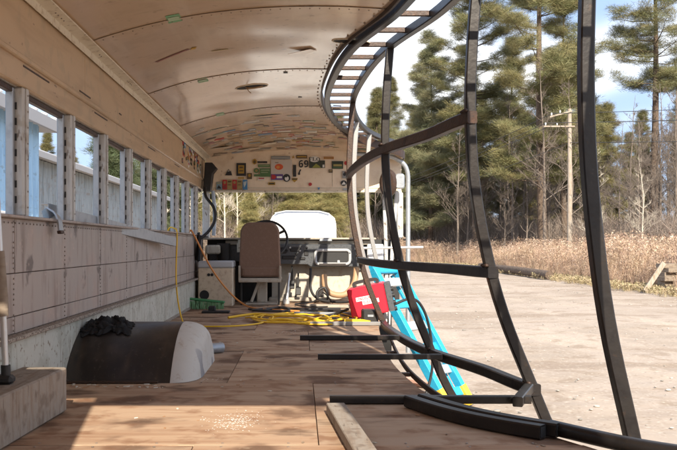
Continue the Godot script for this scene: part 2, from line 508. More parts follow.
func outer_x(d: float) -> float: return minf(curve(OUT, d), 1.2)
func inner_x(d: float) -> float: return outer_x(d) - 0.21
func roof_x(d: float) -> float:
	return minf(lerpf(outer_x(d) - 0.255, 1.2, maxf(smoothstep(2.2, 1.0, d), smoothstep(9.0, 9.8, d))), 1.2)
const FLOOR_EDGE := [[0.3, 1.18], [1.8, 1.14], [2.4, 1.02], [2.8, 0.87], [3.2, 0.67], [3.6, 0.56], [4.1, 0.515], [4.7, 0.505], [5.7, 0.55], [6.9, 0.64], [8.0, 0.77], [9.0, 0.93], [10.0, 1.1]]
func floor_x(d: float) -> float: return minf(curve(FLOOR_EDGE, d), 1.18)
const LEAN := [[-0.6, 0.62], [-0.35, 0.43], [-0.165, 0.32], [0.0, 0.25], [0.31, 0.125], [0.55, 0.055], [0.9, -0.01], [1.23, -0.03], [1.55, -0.02], [1.81, 0.0], [2.0, 0.01]]
func rib_x(d: float, h: float) -> float: return outer_x(d) + curve(LEAN, h) * lerpf(0.55, 1.0, smoothstep(3.0, 3.6, d))

func ceil_h(x: float, d: float) -> float:
	var u := clampf((x - 0.05) / 1.165, -1.0, 1.0)
	var crown := 1.845 - 0.10 * smoothstep(8.4, 9.9, d)
	return 1.645 + (crown - 1.645) * (1.0 - pow(absf(u), 2.3))

var dent: FastNoiseLite
func surf_h(x: float, d: float) -> float:                # the dented sheet itself
	if dent == null:
		dent = FastNoiseLite.new()
		dent.seed = 4; dent.frequency = 1.1; dent.fractal_octaves = 2
	var a := 0.92
	var b := 1.27
	for s in [1.27, 2.79, 4.31, 5.83, 7.39, 8.9]:
		if d > s - 0.02:
			a = s
			b = s + 1.52
	return ceil_h(x, d) - 0.004 * clampf(1.0 - (d - a + 0.02) / (b - a), 0, 1) + 0.006 * dent.get_noise_2d(x, d * 0.8)

func ring_poly(d0: float, d1: float, x0: float, edge: Callable) -> PackedVector2Array:
	var p := PackedVector2Array()
	p.append(Vector2(x0, d0)); p.append(Vector2(x0, d1))
	var k := maxi(2, int((d1 - d0) / 0.12))
	for i in k + 1:
		var d := lerpf(d1, d0, float(i) / k)
		p.append(Vector2(edge.call(d), d))
	return p

func rrect(w: float, h: float, r: float, seg := 5) -> PackedVector2Array:
	var p := PackedVector2Array()
	for q in [[1, 1, 0.0], [-1, 1, 0.5], [-1, -1, 1.0], [1, -1, 1.5]]:
		for i in seg + 1:
			var a: float = (q[2] + 0.5 * i / seg) * PI
			p.append(Vector2(q[0] * (w * 0.5 - r) + cos(a) * r, q[1] * (h * 0.5 - r) + sin(a) * r))
	return p

func smooth(pts: Array, k := 6) -> Array:                # Catmull-Rom through the points
	var o := []
	for i in pts.size() - 1:
		var a: Vector3 = pts[maxi(i - 1, 0)]
		var b: Vector3 = pts[i]
		var c: Vector3 = pts[i + 1]
		var e: Vector3 = pts[mini(i + 2, pts.size() - 1)]
		for j in k: o.append(b.cubic_interpolate(c, a, e, float(j) / k))
	o.append(pts[-1])
	return o

# ------------------------------------------------------------------ the world's light
func make_camera_and_light() -> void:
	var cam := Camera3D.new()
	cam.name = "camera"
	add_child(cam)
	cam.projection = Camera3D.PROJECTION_FRUSTUM
	cam.near = 0.05
	cam.far = 900.0
	cam.size = 0.05 * 450.0 / 850.0
	cam.frustum_offset = Vector2(38.5, 20.0) / 850.0 * 0.05
	cam.position = Vector3(0, F + 0.64, 0)
	cam.current = true
	var env := Environment.new()
	env.background_mode = Environment.BG_SKY
	env.tonemap_mode = Environment.TONE_MAPPER_LINEAR
	env.tonemap_exposure = 1.82
	env.sdfgi_enabled = true
	env.ssao_enabled = true
	env.ssil_enabled = true
	var sky := Sky.new()
	var sm := PanoramaSkyMaterial.new()
	sm.panorama = sky_image()
	sm.energy_multiplier = 0.72
	sky.sky_material = sm
	env.sky = sky
	var we := WorldEnvironment.new()
	we.name = "world_environment"
	we.environment = env
	add_child(we)
	var sun := DirectionalLight3D.new()
	sun.name = "sun"
	sun.light_energy = 1.6
	sun.light_color = Color(1.0, 0.955, 0.88)
	sun.light_angular_distance = 0.5
	sun.shadow_enabled = true
	add_child(sun)
	var el := deg_to_rad(34.0)
	var az := deg_to_rad(8.5)
	sun.look_at_from_position(Vector3.ZERO, Vector3(-sin(az) * cos(el), -sin(el), -cos(az) * cos(el)))

func sky_image() -> ImageTexture:
	var w := 1024
	var h := 512
	var im := Image.create(w, h, false, Image.FORMAT_RGBF)
	var a := FastNoiseLite.new()
	a.seed = 313; a.frequency = 0.75; a.fractal_octaves = 5; a.fractal_gain = 0.5
	a.noise_type = FastNoiseLite.TYPE_SIMPLEX_SMOOTH
	for j in h:
		var el := PI * (0.5 - (j + 0.5) / h)
		var up := maxf(sin(el), 0.0)
		var base := Color(0.62, 0.79, 1.02).lerp(Color(0.17, 0.35, 0.78), pow(up, 0.6))
		for i in w:
			var az := TAU * (i + 0.5) / w
			var c := base
			if el < -0.02: c = Color(0.30, 0.28, 0.25)
			else:
				var dir := Vector3(sin(az) * cos(el), 0, -cos(az) * cos(el))
				var q := dir / (up + 0.22)
				var t := smoothstep(-0.22, 0.3, a.get_noise_3d(q.x, 0.0, q.z))
				c = base.lerp(Color(1.3, 1.31, 1.33), t * 0.95)
			im.set_pixel(i, j, c)
	return ImageTexture.create_from_image(im)

# ------------------------------------------------------------------ the bus
var bus: Node3D
func rivet_mesh() -> Mesh:
	var s := SphereMesh.new()
	s.radius = 0.0042; s.height = 0.005; s.radial_segments = 6; s.rings = 3
	return s

func make_bus() -> void:
	bus = thing("bus", "gutted cream coloured bus body with its right side cut away", "bus", Vector3(0.05, 0, -5.3))
	var rv := []                                          # rivets, too small to pick apart
	# --- floor
	var fl := MB.new()
	var flat := Transform3D(Basis(Vector3.RIGHT, Vector3.FORWARD, Vector3.UP), Vector3(0, F, 0))   # poly (x, d) lies flat, z up
	fl.slab(ring_poly(0.96, 9.9, -1.13, func(d): return floor_x(d) - 0.02), flat, -0.13, -0.024)
	var floor_part := wpart("floor", fl, M.rust_steel, bus)
	floor_part.set_meta("label", "plywood floor over a rusty steel deck")
	var cuts := [0.96, 1.5, 2.72, 3.94, 5.16, 6.38, 7.6, 8.82, 9.62]
	for i in cuts.size() - 1:
		var d0: float = cuts[i] + 0.002
		var d1: float = cuts[i + 1] - 0.002
		var xm := 0.06 if i % 2 == 0 else -0.34
		var s := MB.new()
		var a := PackedVector2Array([Vector2(-1.1, d0), Vector2(-1.1, d1), Vector2(xm - 0.0015, d1), Vector2(xm - 0.0015, d0)])
		s.slab(a, flat, -0.022, 0.0 - 0.002 * (i % 2), 0.0015)
		wpart("plywood_sheet", s, M.plywood if i % 2 == 0 else M.plywood_b, floor_part)
		s = MB.new()
		s.slab(ring_poly(d0, d1, xm + 0.0015, floor_x), flat, -0.022, -0.002 + 0.002 * (i % 2), 0.0015)
		wpart("plywood_sheet", s, M.plywood_b if i % 2 == 0 else M.plywood, floor_part)
	for i in cuts.size() - 1:                              # screws along the sheet edges
		for j in 12:
			var x := -1.05 + j * 0.2
			for q in [0.025, -0.025]:
				var sd: float = cuts[i] + q
				if x < floor_x(sd) - 0.03 and sd > 1.0: rv.append(Transform3D(Basis.from_scale(Vector3(1.2, 0.4, 1.2)), P(x + 0.013 * sin(j * 5.0 + i), 0.0005, sd)))
	# --- left wall
	var lw := MB.new()
	lw.box(P(-1.165, 0.225, 5.28), Vector3(0.03, 1.05, 9.24))
	var wall := wpart("left_wall", lw, M.bus_yellow, bus)
	var rows := [[0.532, 0.742], [0.365, 0.529], [0.298, 0.362]]
	var k := 0
	for i in 13:
		var d0 := 0.66 + 0.71 * i - 0.21 if i > 0 else 0.66
		var d1 := minf(0.66 + 0.71 * (i + 1) - 0.21, 9.88)
		for r in rows:
			var b := MB.new()
			b.box(P(-1.112 - 0.0022 * (k % 2), (r[0] + r[1]) * 0.5, (d0 + d1) * 0.5), Vector3(0.02, r[1] - r[0], d1 - d0 - 0.003), 0.0015)
			wpart("wall_panel", b, M.panel, wall)
			k += 1
		for j in 22:
			for q in [0.0]:
				if (j + i) % 7 != 0: rv.append(Transform3D(Basis.from_euler(Vector3(0, 0, PI / 2)), P(-1.1, 0.31 + j * 0.02, d1 - 0.02 - q)))
		for j in 16: rv.append(Transform3D(Basis.from_euler(Vector3(0, 0, PI / 2)), P(-1.1, 0.725, d0 + j * 0.045)))
	var sk := 0
	for i in 5:
		var b := MB.new()
		var d0 := 0.66 + i * 1.85
		b.box(P(-1.108, 0.137, d0 + 0.925), Vector3(0.022, 0.274, 1.846), 0.0015)
		wpart("skirting_panel", b, M.skirt, wall)
	var b2 := MB.new()
	b2.box(P(-1.095, 0.287, 5.28), Vector3(0.075, 0.017, 9.22), 0.004)
	wpart("seat_rail", b2, M.grit, wall)
	b2 = MB.new()
	b2.box(P(-1.125, 0.7485, 5.28), Vector3(0.11, 0.012, 9.22), 0.003)
	wpart("window_sill", b2, M.panel, wall)
	b2 = MB.new()
	b2.box(P(-1.098, 0.012, 5.28), Vector3(0.012, 0.024, 9.2))
	wpart("floor_bead", b2, M.grit, wall)
	# --- window band
	for i in 14:
		var d := 0.76 + 0.71 * i - 0.21 + 0.02
		if d < 0.66 or d > 9.6: continue
		var pm := MB.new()
		pm.box(P(-1.128, 1.011, d), Vector3(0.062, 0.512, 0.075), 0.006)
		var post := wpart("window_post", pm, M.post, bus)
		var ch := MB.new()
		ch.box(P(-1.145, 1.01, d - 0.051), Vector3(0.03, 0.506, 0.026), 0.003)
		ch.box(P(-1.145, 1.01, d + 0.051), Vector3(0.03, 0.506, 0.026), 0.003)
		wpart("sash_channel", ch, M.galv, post)
		var sl := MB.new()
		for q in 7:
			sl.box(P(-1.132, 0.82 + 0.062 * q, d - 0.0386), Vector3(0.018, 0.028, 0.004))
		wpart("slots", sl, M.black, post).set_meta("kind", "stuff")
		var cap := MB.new()
		cap.box(P(-1.0945, 1.01, d), Vector3(0.006, 0.51, 0.03), 0.0015)
		wpart("cover_strip", cap, M.post, post)
		for q in 8: rv.append(Transform3D(Basis.from_euler(Vector3(0, 0, PI / 2)), P(-1.0905, 0.79 + 0.064 * q, d)))
		# head of each opening
		if d + 0.71 < 9.9:
			var hd := MB.new()
			hd.box(P(-1.146, 1.255, d + 0.355), Vector3(0.028, 0.022, 0.634), 0.003)
			wpart("window_head", hd, M.rust_steel, bus)
	var hb := MB.new()
	hb.box(P(-1.15, 1.46, 5.28), Vector3(0.05, 0.386, 9.22))
	var header := wpart("header", hb, M.post, bus)
	hb = MB.new()
	hb.box(P(-1.112, 1.32, 5.28), Vector3(0.026, 0.103, 9.2), 0.004)
	wpart("lower_header", hb, M.board, header)
	hb = MB.new()
	hb.bar([P(-1.094, 1.377, 0.67), P(-1.094, 1.377, 9.85)], 0.02, 0.024, Vector3.UP, 0.005)
	wpart("moulding", hb, M.board, header)
	for i in 5:
		hb = MB.new()
		hb.box(P(-1.111, 1.508, 0.67 + 1.84 * i + 0.92), Vector3(0.022, 0.235, 1.836), 0.002)
		wpart("header_board", hb, M.board, header)
	for q in [[2.55, 0.24, 1.351], [3.55, 0.35, 1.352], [4.35, 0.22, 1.41], [4.7, 0.3, 1.35], [5.2, 0.06, 1.44], [5.9, 0.08, 1.5], [6.3, 0.3, 1.352], [6.8, 0.05, 1.47], [7.6, 0.3, 1.35]]:
		var dents := MB.new()
		dents.box(P(-1.0985, q[2], q[0]), Vector3(0.003, 0.008, q[1]), 0.001)
		wpart("scrape", dents, M.rust_steel, header)
	for i in 6:
		var tr := MB.new()
		var d0 := 0.67 + i * 1.53
		var d1 := minf(d0 + 1.526, 9.85)
		tr.box(P(-1.088, 1.627, (d0 + d1) * 0.5), Vector3(0.008, 0.036, d1 - d0), 0.002)
		tr.box(P(-1.062, 1.652, (d0 + d1) * 0.5), Vector3(0.062, 0.008, d1 - d0), 0.002, Basis(Vector3.BACK, 0.24))
		wpart("ceiling_trim", tr, M.trim, bus)
		for q in 3:
			for e in [0.05, 0.09]:
				rv.append(Transform3D(Basis.from_euler(Vector3(0, 0, 0.3)), P(-1.06, 1.647, d0 + e + q * 0.72)))
	# --- ceiling
	surf_h(0, 2)
	var ceiling := Node3D.new()
	ceiling.name = "ceiling"
	bus.add_child(ceiling)
	ceiling.set_meta("label", "arched cream sheet metal ceiling with scuffs and stickers")
	var seams := [0.92, 1.27, 2.79, 4.31, 5.83, 7.39, 8.9, 9.9]
	for i in seams.size() - 1:
		var g := MB.new()
		var grid := []
		var n := maxi(6, int((seams[i + 1] - seams[i]) / 0.07))
		for a in n + 1:
			var d: float = lerpf(seams[i] - 0.02, seams[i + 1], float(a) / n)
			var xr := roof_x(d)
			var row := []
			for j in 31:
				var x := lerpf(-1.1, xr, j / 30.0)
				var lap := 0.004 * (1.0 - float(a) / n)
				row.append(P(x, ceil_h(x, d) - lap + 0.006 * dent.get_noise_2d(x, d * 0.8), d))
			grid.append(row)
		g.grid(grid, false)
		wpart("ceiling_panel", g, M.ceiling, ceiling)
		if i > 0:
			var x := -1.05
			while x < roof_x(seams[i]) - 0.03:
				rv.append(Transform3D(Basis.IDENTITY, P(x, surf_h(x, seams[i] + 0.015) - 0.001, seams[i] + 0.015)))
				x += 0.05
	var rf := MB.new()
	var gr := []
	for a in 94:
		var d := lerpf(0.9, 9.95, a / 93.0)
		var row := []
		for j in 25:
			var x := lerpf(-1.18, roof_x(d) + 0.004, j / 24.0)
			row.append(P(x, ceil_h(x, d) + 0.055, d))
		gr.append(row)
	rf.grid(gr, true)
	wpart("roof", rf, M.white_paint, bus)
	var ed := MB.new()
	var path := []
	for a in 120:
		var d := lerpf(0.94, 9.9, a / 119.0)
		var x := roof_x(d)
		path.append(P(x, ceil_h(x, d) + 0.02, d))
	ed.bar(path, 0.012, 0.085, Vector3.UP)
	wpart("roof_edge", ed, M.rust_steel, bus)
	for a in range(4, 118, 2):
		var q: Vector3 = path[a]
		rv.append(Transform3D(Basis.IDENTITY.scaled(Vector3(1.6, 2, 1.6)), q + Vector3(-0.03, -0.026, 0)))
	# roof bow curtain rail at the left eave
	var ev := MB.new()
	ev.box(P(-1.165, 1.66, 5.29), Vector3(0.04, 0.1, 9.28))
	wpart("eave", ev, M.bus_yellow, bus)
	# --- rear wall with its door opening
	var rw := MB.new()
	rw.box(P(-0.82, 0.79, 0.93), Vector3(0.72, 1.84, 0.05))
	rw.box(P(0.845, 0.79, 0.93), Vector3(0.71, 1.84, 0.05))
	rw.box(P(0.015, 1.76, 0.93), Vector3(0.948, 0.14, 0.05))
	rw.box(P(0.015, -0.1, 0.93), Vector3(0.948, 0.16, 0.05))
	wpart("rear_wall", rw, M.bus_yellow, bus)
	# --- dome lamp holes, green stickers and flaps
	for q in [[-0.36, 6.35, 0.12, 0.04], [0.30, 5.0, 0.11, 0.028], [-0.30, 7.75, 0.14, 0.022], [-0.78, 8.1, 0.1, 0.02]]:
		var hm := MB.new()
		var pts := []
		for i in 21:
			var a := TAU * i / 20.0
			var x: float = q[0] + cos(a) * q[2]
			var d: float = q[1] + sin(a) * q[3] * 2.0
			pts.append(P(x, surf_h(x, d) - 0.001, d))
		hm.tube(pts, 0.005, 5, false)
		var hole := wpart("lamp_hole", hm, M.trim, ceiling)
		var disc := MB.new()
		var ctr := P(q[0], surf_h(q[0], q[1]) - 0.003, q[1])
		for i in 20: disc.tri(ctr, pts[i] + Vector3(0, -0.002, 0), pts[i + 1] + Vector3(0, -0.002, 0), Vector3.DOWN)
		wpart("hole_shade", disc, M.rubber, hole)  # black disc paints in the shade inside the lamp opening
	var wr := MB.new()
	wr.tube(smooth([P(-0.42, 1.83, 6.35), P(-0.39, 1.812, 6.34), P(-0.33, 1.814, 6.34), P(-0.28, 1.832, 6.36)]), 0.006, 6)
	wr.tube(smooth([P(-0.40, 1.825, 6.34), P(-0.385, 1.79, 6.33), P(-0.365, 1.772, 6.335)]), 0.003, 6)
	wpart("loose_wire", wr, M.hose, ceiling)
	# --- wheel arch
	var wd := 4.42
	var wh := -0.36
	var wr2 := 0.60
	var wb := MB.new()
	var a0 := acos(-wh / wr2)
	var g2 := []
	for i in 12:
		var x := lerpf(-1.1, -0.60, i / 11.0)
		var row := []
		for j in 33:
			var a := lerpf(-a0, a0, j / 32.0)
			row.append(P(x, wh + cos(a) * wr2, wd + sin(a) * wr2))
		g2.append(row)
	wb.grid(g2, false)
	var well := wpart("wheel_arch", wb, M.well, bus)
	var cp := MB.new()
	g2 = []
	for q in [[-0.603, 1.003], [-0.597, 1.005], [-0.57, 0.995], [-0.545, 0.97], [-0.52, 0.925], [-0.50, 0.86], [-0.485, 0.77], [-0.475, 0.64]]:
		var row := []
		for j in 33:
			var a := lerpf(-a0, a0, j / 32.0)
			row.append(P(q[0], maxf((wh + cos(a) * wr2) * lerpf(q[1], 1.0, 0.1), -0.02), wd + sin(a) * wr2 * q[1]))
		g2.append(row)
	var last := []
	for j in 33:
		var a := lerpf(-a0, a0, j / 32.0)
		last.append(P(-0.473, -0.02, wd + sin(a) * wr2 * 0.64))
	g2.append(last)
	cp.grid(g2, false)
	var we := wpart("arch_end", cp, M.well_end, well)
	we.set_meta("label", "chalky white end of the black wheel arch")
	var lip := MB.new()
	lip.box(P(-0.88, 0.006, wd - 0.485), Vector3(0.45, 0.008, 0.045), 0.002)
	lip.box(P(-0.88, 0.006, wd + 0.485), Vector3(0.45, 0.008, 0.045), 0.002)
	wpart("lip", lip, M.rust_steel, well)
	# --- wheels and chassis under the body
	for q in [[-0.9, 4.47], [-0.95, 10.9], [1.0, 10.9]]:
		var ty := MB.new()
		ty.tube([Vector3(q[0] - 0.13, 0.49, -q[1]), Vector3(q[0] - 0.11, 0.49, -q[1]), Vector3(q[0] + 0.11, 0.49, -q[1]), Vector3(q[0] + 0.13, 0.49, -q[1])], [0.45, 0.49, 0.49, 0.45], 28)
		wpart("wheel", ty, M.rubber, bus)
	var fr := MB.new()
	for x in [-0.5, 0.42]: fr.box(Vector3(x, 0.66, -6.2), Vector3(0.08, 0.24, 11.6))
	fr.box(Vector3(0.04, 0.5, -10.9), Vector3(2.0, 0.12, 0.12))
	fr.box(Vector3(-0.3, 0.5, -4.47), Vector3(1.2, 0.14, 0.14))
	fr.box(Vector3(0.04, 0.55, -12.15), Vector3(2.1, 0.25, 0.12), 0.02)
	wpart("chassis", fr, M.black, bus)
	make_bus_front()
	var mm := copies("rivets", rivet_mesh(), M.rivet, rv, [], bus)
	mm.position = -bus.position
	mm.set_meta("kind", "stuff")

func fx(px: float, d := 9.87) -> float: return (px - 300.0) / 850.0 * d
func fh(py: float, d := 9.87) -> float: return 0.64 + (245.0 - py) / 850.0 * d

func make_bus_front() -> void:
	# sheet above the windscreen
	var poly := PackedVector2Array([Vector2(-1.1, 1.262), Vector2(1.18, 1.262)])
	for i in 21:
		var x := lerpf(1.18, -1.1, i / 20.0)
		poly.append(Vector2(x, ceil_h(x, 9.9) + 0.01))
	var hd := MB.new()
	hd.slab(poly, Transform3D(Basis.IDENTITY, P(0, 0, 9.9)), -0.02, 0.0, 0.001)
	var head := wpart("front_header", hd, M.head_sheet, bus)
	var seam := MB.new()
	seam.box(P(0.05, 1.305, 9.897), Vector3(2.2, 0.006, 0.012), 0.001)
	seam.box(P(0.38, 1.45, 9.897), Vector3(0.005, 0.25, 0.01), 0.001)
	seam.box(P(0.05, 1.262, 9.885), Vector3(2.26, 0.022, 0.05), 0.003)
	wpart("edge_strip", seam, M.trim, head)
	# pillars and cowl
	for s in [[-1.09, 0.08], [1.16, 0.07]]:
		var pl := MB.new()
		pl.box(P(s[0], 0.985, 9.88), Vector3(s[1], 0.53, 0.09), 0.012)
		wpart("windscreen_pillar", pl, M.post, bus)
	var pl2 := MB.new()
	pl2.tube(smooth([P(-1.0, 0.75, 9.86), P(-0.99, 1.0, 9.87), P(-1.01, 1.27, 9.87)]), 0.022, 10)
	wpart("grab_rail", pl2, M.galv, bus)
	var cw := MB.new()
	cw.box(P(-0.13, 0.712, 9.76), Vector3(1.98, 0.022, 0.30), 0.006)
	cw.box(P(0.0, 0.668, 9.71), Vector3(1.7, 0.05, 0.05), 0.006)
	var cowl := wpart("cowl", cw, M.beige, bus)
	var br := MB.new()
	br.box(P(0.29, 0.7, 9.59), Vector3(0.14, 0.035, 0.03), 0.004)
	wpart("bracket", br, M.galv, cowl)
	var fw := MB.new()                                    # firewall behind everything
	fw.box(P(0.04, 0.34, 9.93), Vector3(2.24, 0.73, 0.03))
	fw.box(P(0.04, -0.1, 10.0), Vector3(2.2, 0.2, 0.2))
	wpart("firewall", fw, M.black, bus)
	var kick := MB.new()
	kick.slab(PackedVector2Array([Vector2(-0.32, -0.02), Vector2(0.93, -0.02), Vector2(0.93, 0.46), Vector2(-0.32, 0.46)]), Transform3D(Basis(Vector3.RIGHT, -0.22), P(0, 0.0, 9.64)), 0.0, 0.012, 0.003)
	var kp := wpart("kick_panel", kick, M.beige, bus)
	for i in 3:
		var rb := MB.new()
		rb.box(P(-0.05 + i * 0.3, 0.05, 9.63), Vector3(0.02, 0.04, 0.05), 0.004)
		wpart("clip", rb, M.black, kp)
	var ft := MB.new()
	ft.box(P(0.25, 0.03, 9.55), Vector3(1.2, 0.045, 0.14), 0.01)
	wpart("toe_board", ft, M.beige, bus)
	# dashboard
	var db := MB.new()
	db.slab(PackedVector2Array([Vector2(-0.36, 0.47), Vector2(-0.3, 0.43), Vector2(0.08, 0.42), Vector2(0.12, 0.39), Vector2(0.66, 0.40), Vector2(0.7, 0.44), Vector2(0.7, 0.645), Vector2(-0.36, 0.645)]), Transform3D(Basis(Vector3.RIGHT, 0.06), P(0, 0, 9.56)), -0.16, 0.0, 0.012)
	var dash := wpart("dashboard", db, M.dash, bus)
	var gb := MB.new()
	var rr := rrect(0.385, 0.155, 0.04)
	var ring := []
	for p in rr: ring.append(P(0.365 + p.x, 0.505 + p.y, 9.515))
	ring.append(ring[0]); ring.append(ring[1])
	gb.tube(ring, 0.017, 7, false)
	var gbox := wpart("glove_box_rim", gb, M.dash_light, dash)
	var gi := MB.new()
	gi.slab(rrect(0.37, 0.14, 0.04), Transform3D(Basis.IDENTITY, P(0.365, 0.505, 9.52)), -0.01, 0.0)
	wpart("glove_box_inside", gi, M.black, gbox)
	var sh := MB.new()
	sh.box(P(0.365, 0.437, 9.5), Vector3(0.3, 0.012, 0.06), 0.004)
	sh.box(P(0.43, 0.455, 9.49), Vector3(0.03, 0.03, 0.03), 0.006)
	wpart("glove_box_shelf", sh, M.dash_light, gbox)
	var ins := MB.new()
	for q in [[-0.2, 0.58, 0.1, 0.07], [-0.05, 0.59, 0.12, 0.05], [0.07, 0.55, 0.05, 0.06], [-0.12, 0.5, 0.16, 0.04], [0.03, 0.49, 0.06, 0.03]]:
		ins.box(P(q[0], q[1], 9.53), Vector3(q[2], q[3], 0.025), 0.006)
	wpart("instrument_panel", ins, M.black, dash)
	for i in 6:
		var kn := MB.new()
		var c := P(-0.22 + 0.055 * i + 0.02 * (i % 2), 0.54 + 0.035 * (i % 3), 9.52)
		kn.tube([c, c + Vector3(0, 0, 0.012), c + Vector3(0, 0, 0.022)], [0.013, 0.013, 0.008], 10)
		wpart("knob", kn, M.alu if i % 2 == 0 else M.black, dash)
	# steering wheel
	var sw := Node3D.new()
	sw.name = "steering_wheel"
	bus.add_child(sw)
	var c0 := P(-0.375, 0.70, 9.36)
	var tilt := Basis(Vector3.RIGHT, -0.5)
	var rim := MB.new()
	var pts := []
	for i in 42: pts.append(c0 + tilt * (Vector3(cos(TAU * i / 40.0), sin(TAU * i / 40.0), 0) * 0.235))
	rim.tube(pts, 0.014, 8, false)
	wpart("rim", rim, M.black, sw)
	var spk := MB.new()
	for a in [0.5, 2.6, 4.71]: spk.bar([c0, c0 + tilt * (Vector3(cos(a), sin(a), 0) * 0.23)], 0.03, 0.012, tilt.z, 0.003)
	wpart("spoke", spk, M.black, sw)
	var col := MB.new()
	col.tube([c0, P(-0.375, 0.3, 9.75)], 0.03, 10)
	wpart("column", col, M.dash, sw)
	# levers, pedals, hoses on the toe board
	var lv := MB.new()
	lv.tube(smooth([P(-0.145, 0.04, 9.15), P(-0.13, 0.2, 9.2), P(-0.115, 0.33, 9.28)]), [0.02, 0.02, 0.02, 0.02, 0.02, 0.02, 0.016, 0.015, 0.014, 0.014, 0.014, 0.014, 0.014], 8)
	lv.box(P(-0.148, 0.03, 9.15), Vector3(0.07, 0.06, 0.08), 0.01)
	wpart("parking_brake_lever", lv, M.alu, bus)
	var pd := MB.new()
	for q in [[-0.09, 0.2], [-0.02, 0.13]]:
		pd.box(P(q[0], q[1], 9.42), Vector3(0.06, 0.1, 0.02), 0.006, Basis(Vector3.RIGHT, -0.5))
		pd.bar([P(q[0], q[1], 9.43), P(q[0], q[1] + 0.2, 9.6)], 0.02, 0.02, Vector3.UP)
	wpart("pedal", pd, M.black, bus)
	var h1 := MB.new()
	h1.tube(smooth([P(0.63, 0.38, 9.5), P(0.60, 0.22, 9.42), P(0.5, 0.10, 9.36), P(0.36, 0.10, 9.34), P(0.28, 0.17, 9.36), P(0.27, 0.3, 9.45)]), 0.032, 10)
	wpart("heater_hose", h1, M.hose, bus)
	h1 = MB.new()
	h1.tube(smooth([P(0.12, 0.38, 9.5), P(0.12, 0.15, 9.38), P(0.2, 0.05, 9.3), P(0.3, 0.06, 9.25), P(0.27, 0.17, 9.28), P(0.19, 0.13, 9.26), P(0.22, 0.045, 9.2), P(0.5, 0.03, 9.1), P(0.72, 0.10, 9.0)]), 0.014, 8)
	wpart("black_hose", h1, M.black, bus)
	h1 = MB.new()
	h1.tube(smooth([P(0.35, 0.02, 9.1), P(0.25, 0.12, 9.3), P(0.15, 0.03, 9.2), P(-0.05, 0.02, 8.9), P(0.1, 0.015, 8.6), P(0.45, 0.015, 8.7)]), 0.008, 6)
	wpart("cable", h1, M.black, bus)
	# parts left of the seat
	var lf := MB.new()
	lf.box(P(-0.80, 0.55, 9.78), Vector3(0.5, 0.2, 0.1), 0.01)
	wpart("fuse_panel", lf, M.dash, bus)
	lf = MB.new()
	lf.tube([P(-0.86, 0.66, 9.6), P(-0.86, 0.42, 9.6)], 0.075, 14)
	wpart("heater_duct", lf, M.black, bus)
	lf = MB.new()
	lf.tube([P(-0.68, 0.66, 9.55), P(-0.68, 0.56, 9.55)], 0.028, 12)
	lf.tube([P(-0.68, 0.70, 9.55), P(-0.68, 0.66, 9.55)], 0.016, 12)
	wpart("fluid_bottle", lf, M.skirt, bus)
	lf = MB.new()
	lf.box(P(-0.97, 0.59, 9.5), Vector3(0.16, 0.1, 0.12), 0.015)
	wpart("switch_box", lf, M.skirt, bus)
	# black vent housing with its cable, by the driver's window
	var vb := MB.new()
	vb.slab(PackedVector2Array([Vector2(-1.085, 1.24), Vector2(-1.0, 1.24), Vector2(-0.975, 1.44), Vector2(-0.93, 1.50), Vector2(-0.98, 1.56), Vector2(-1.06, 1.56), Vector2(-1.07, 1.4)]), Transform3D(Basis.IDENTITY, P(0, 0, 9.55)), -0.1, 0.08, 0.012)
	wpart("mirror_motor_housing", vb, M.black, bus)
	vb = MB.new()
	vb.tube(smooth([P(-1.05, 1.28, 9.4), P(-1.03, 1.17, 9.3), P(-0.94, 1.05, 9.25), P(-0.92, 0.92, 9.22), P(-0.98, 0.8, 9.2), P(-1.07, 0.71, 9.15)]), 0.017, 8)
	wpart("cable_loop", vb, M.black, bus)
	# entrance door frame and its opener
	var df := MB.new()
	df.tube(smooth([P(0.62, 1.68, 9.7), P(0.95, 1.665, 9.72), P(1.12, 1.62, 9.75), P(1.23, 1.5, 9.78), P(1.245, 1.2, 9.8), P(1.245, 0.4, 9.8), P(1.245, -0.6, 9.8)]), 0.026, 10)
	wpart("door_frame_tube", df, M.galv, bus)
	df = MB.new()
	df.tube([P(0.6, 0.605, 9.3), P(1.36, 0.615, 9.4)], 0.014, 8)
	wpart("door_rod", df, M.alu, bus)
	for q in [[0.97, 0.02], [1.12, -0.05]]:
		df = MB.new()
		df.bar([P(q[0], 1.26, 9.82), P(q[0] + q[1], 0.7, 9.82), P(q[0] + q[1] * 2, -0.3, 9.82)], 0.04, 0.03, Vector3.FORWARD, 0.004)
		wpart("door_post", df, M.post, bus)
	df = MB.new()
	var ov := PackedVector2Array()
	for i in 24: ov.append(Vector2(cos(TAU * i / 24.0) * 0.1, sin(TAU * i / 24.0) * 0.16))
	df.slab(ov, Transform3D(Basis(Vector3.UP, -0.35), P(1.0, 1.34, 9.62)), -0.05, 0.05, 0.03)
	wpart("fan_housing", df, M.rust_steel, bus)
	df = MB.new()
	df.slab(rrect(0.1, 0.17, 0.03), Transform3D(Basis(Vector3.UP, -0.2), P(1.13, 1.36, 9.6)), -0.03, 0.03, 0.01)
	wpart("mirror_bracket", df, M.galv, bus)
	df = MB.new()
	df.box(P(0.84, 0.32, 9.5), Vector3(0.18, 0.66, 0.09), 0.012)
	wpart("door_pillar", df, M.white_paint, bus)
	# raised hood ahead of the windscreen
	var hm := MB.new()
	var out := PackedVector2Array([Vector2(-0.52, -0.95), Vector2(0.56, -0.95), Vector2(0.52, 0.26), Vector2(0.50, 0.345), Vector2(0.42, 0.41), Vector2(0.28, 0.445), Vector2(-0.2, 0.45), Vector2(-0.34, 0.425), Vector2(-0.40, 0.37), Vector2(-0.445, 0.28)])
	var xf := Transform3D(Basis(Vector3.RIGHT, 0.05), P(0, 0.68, 12.2))
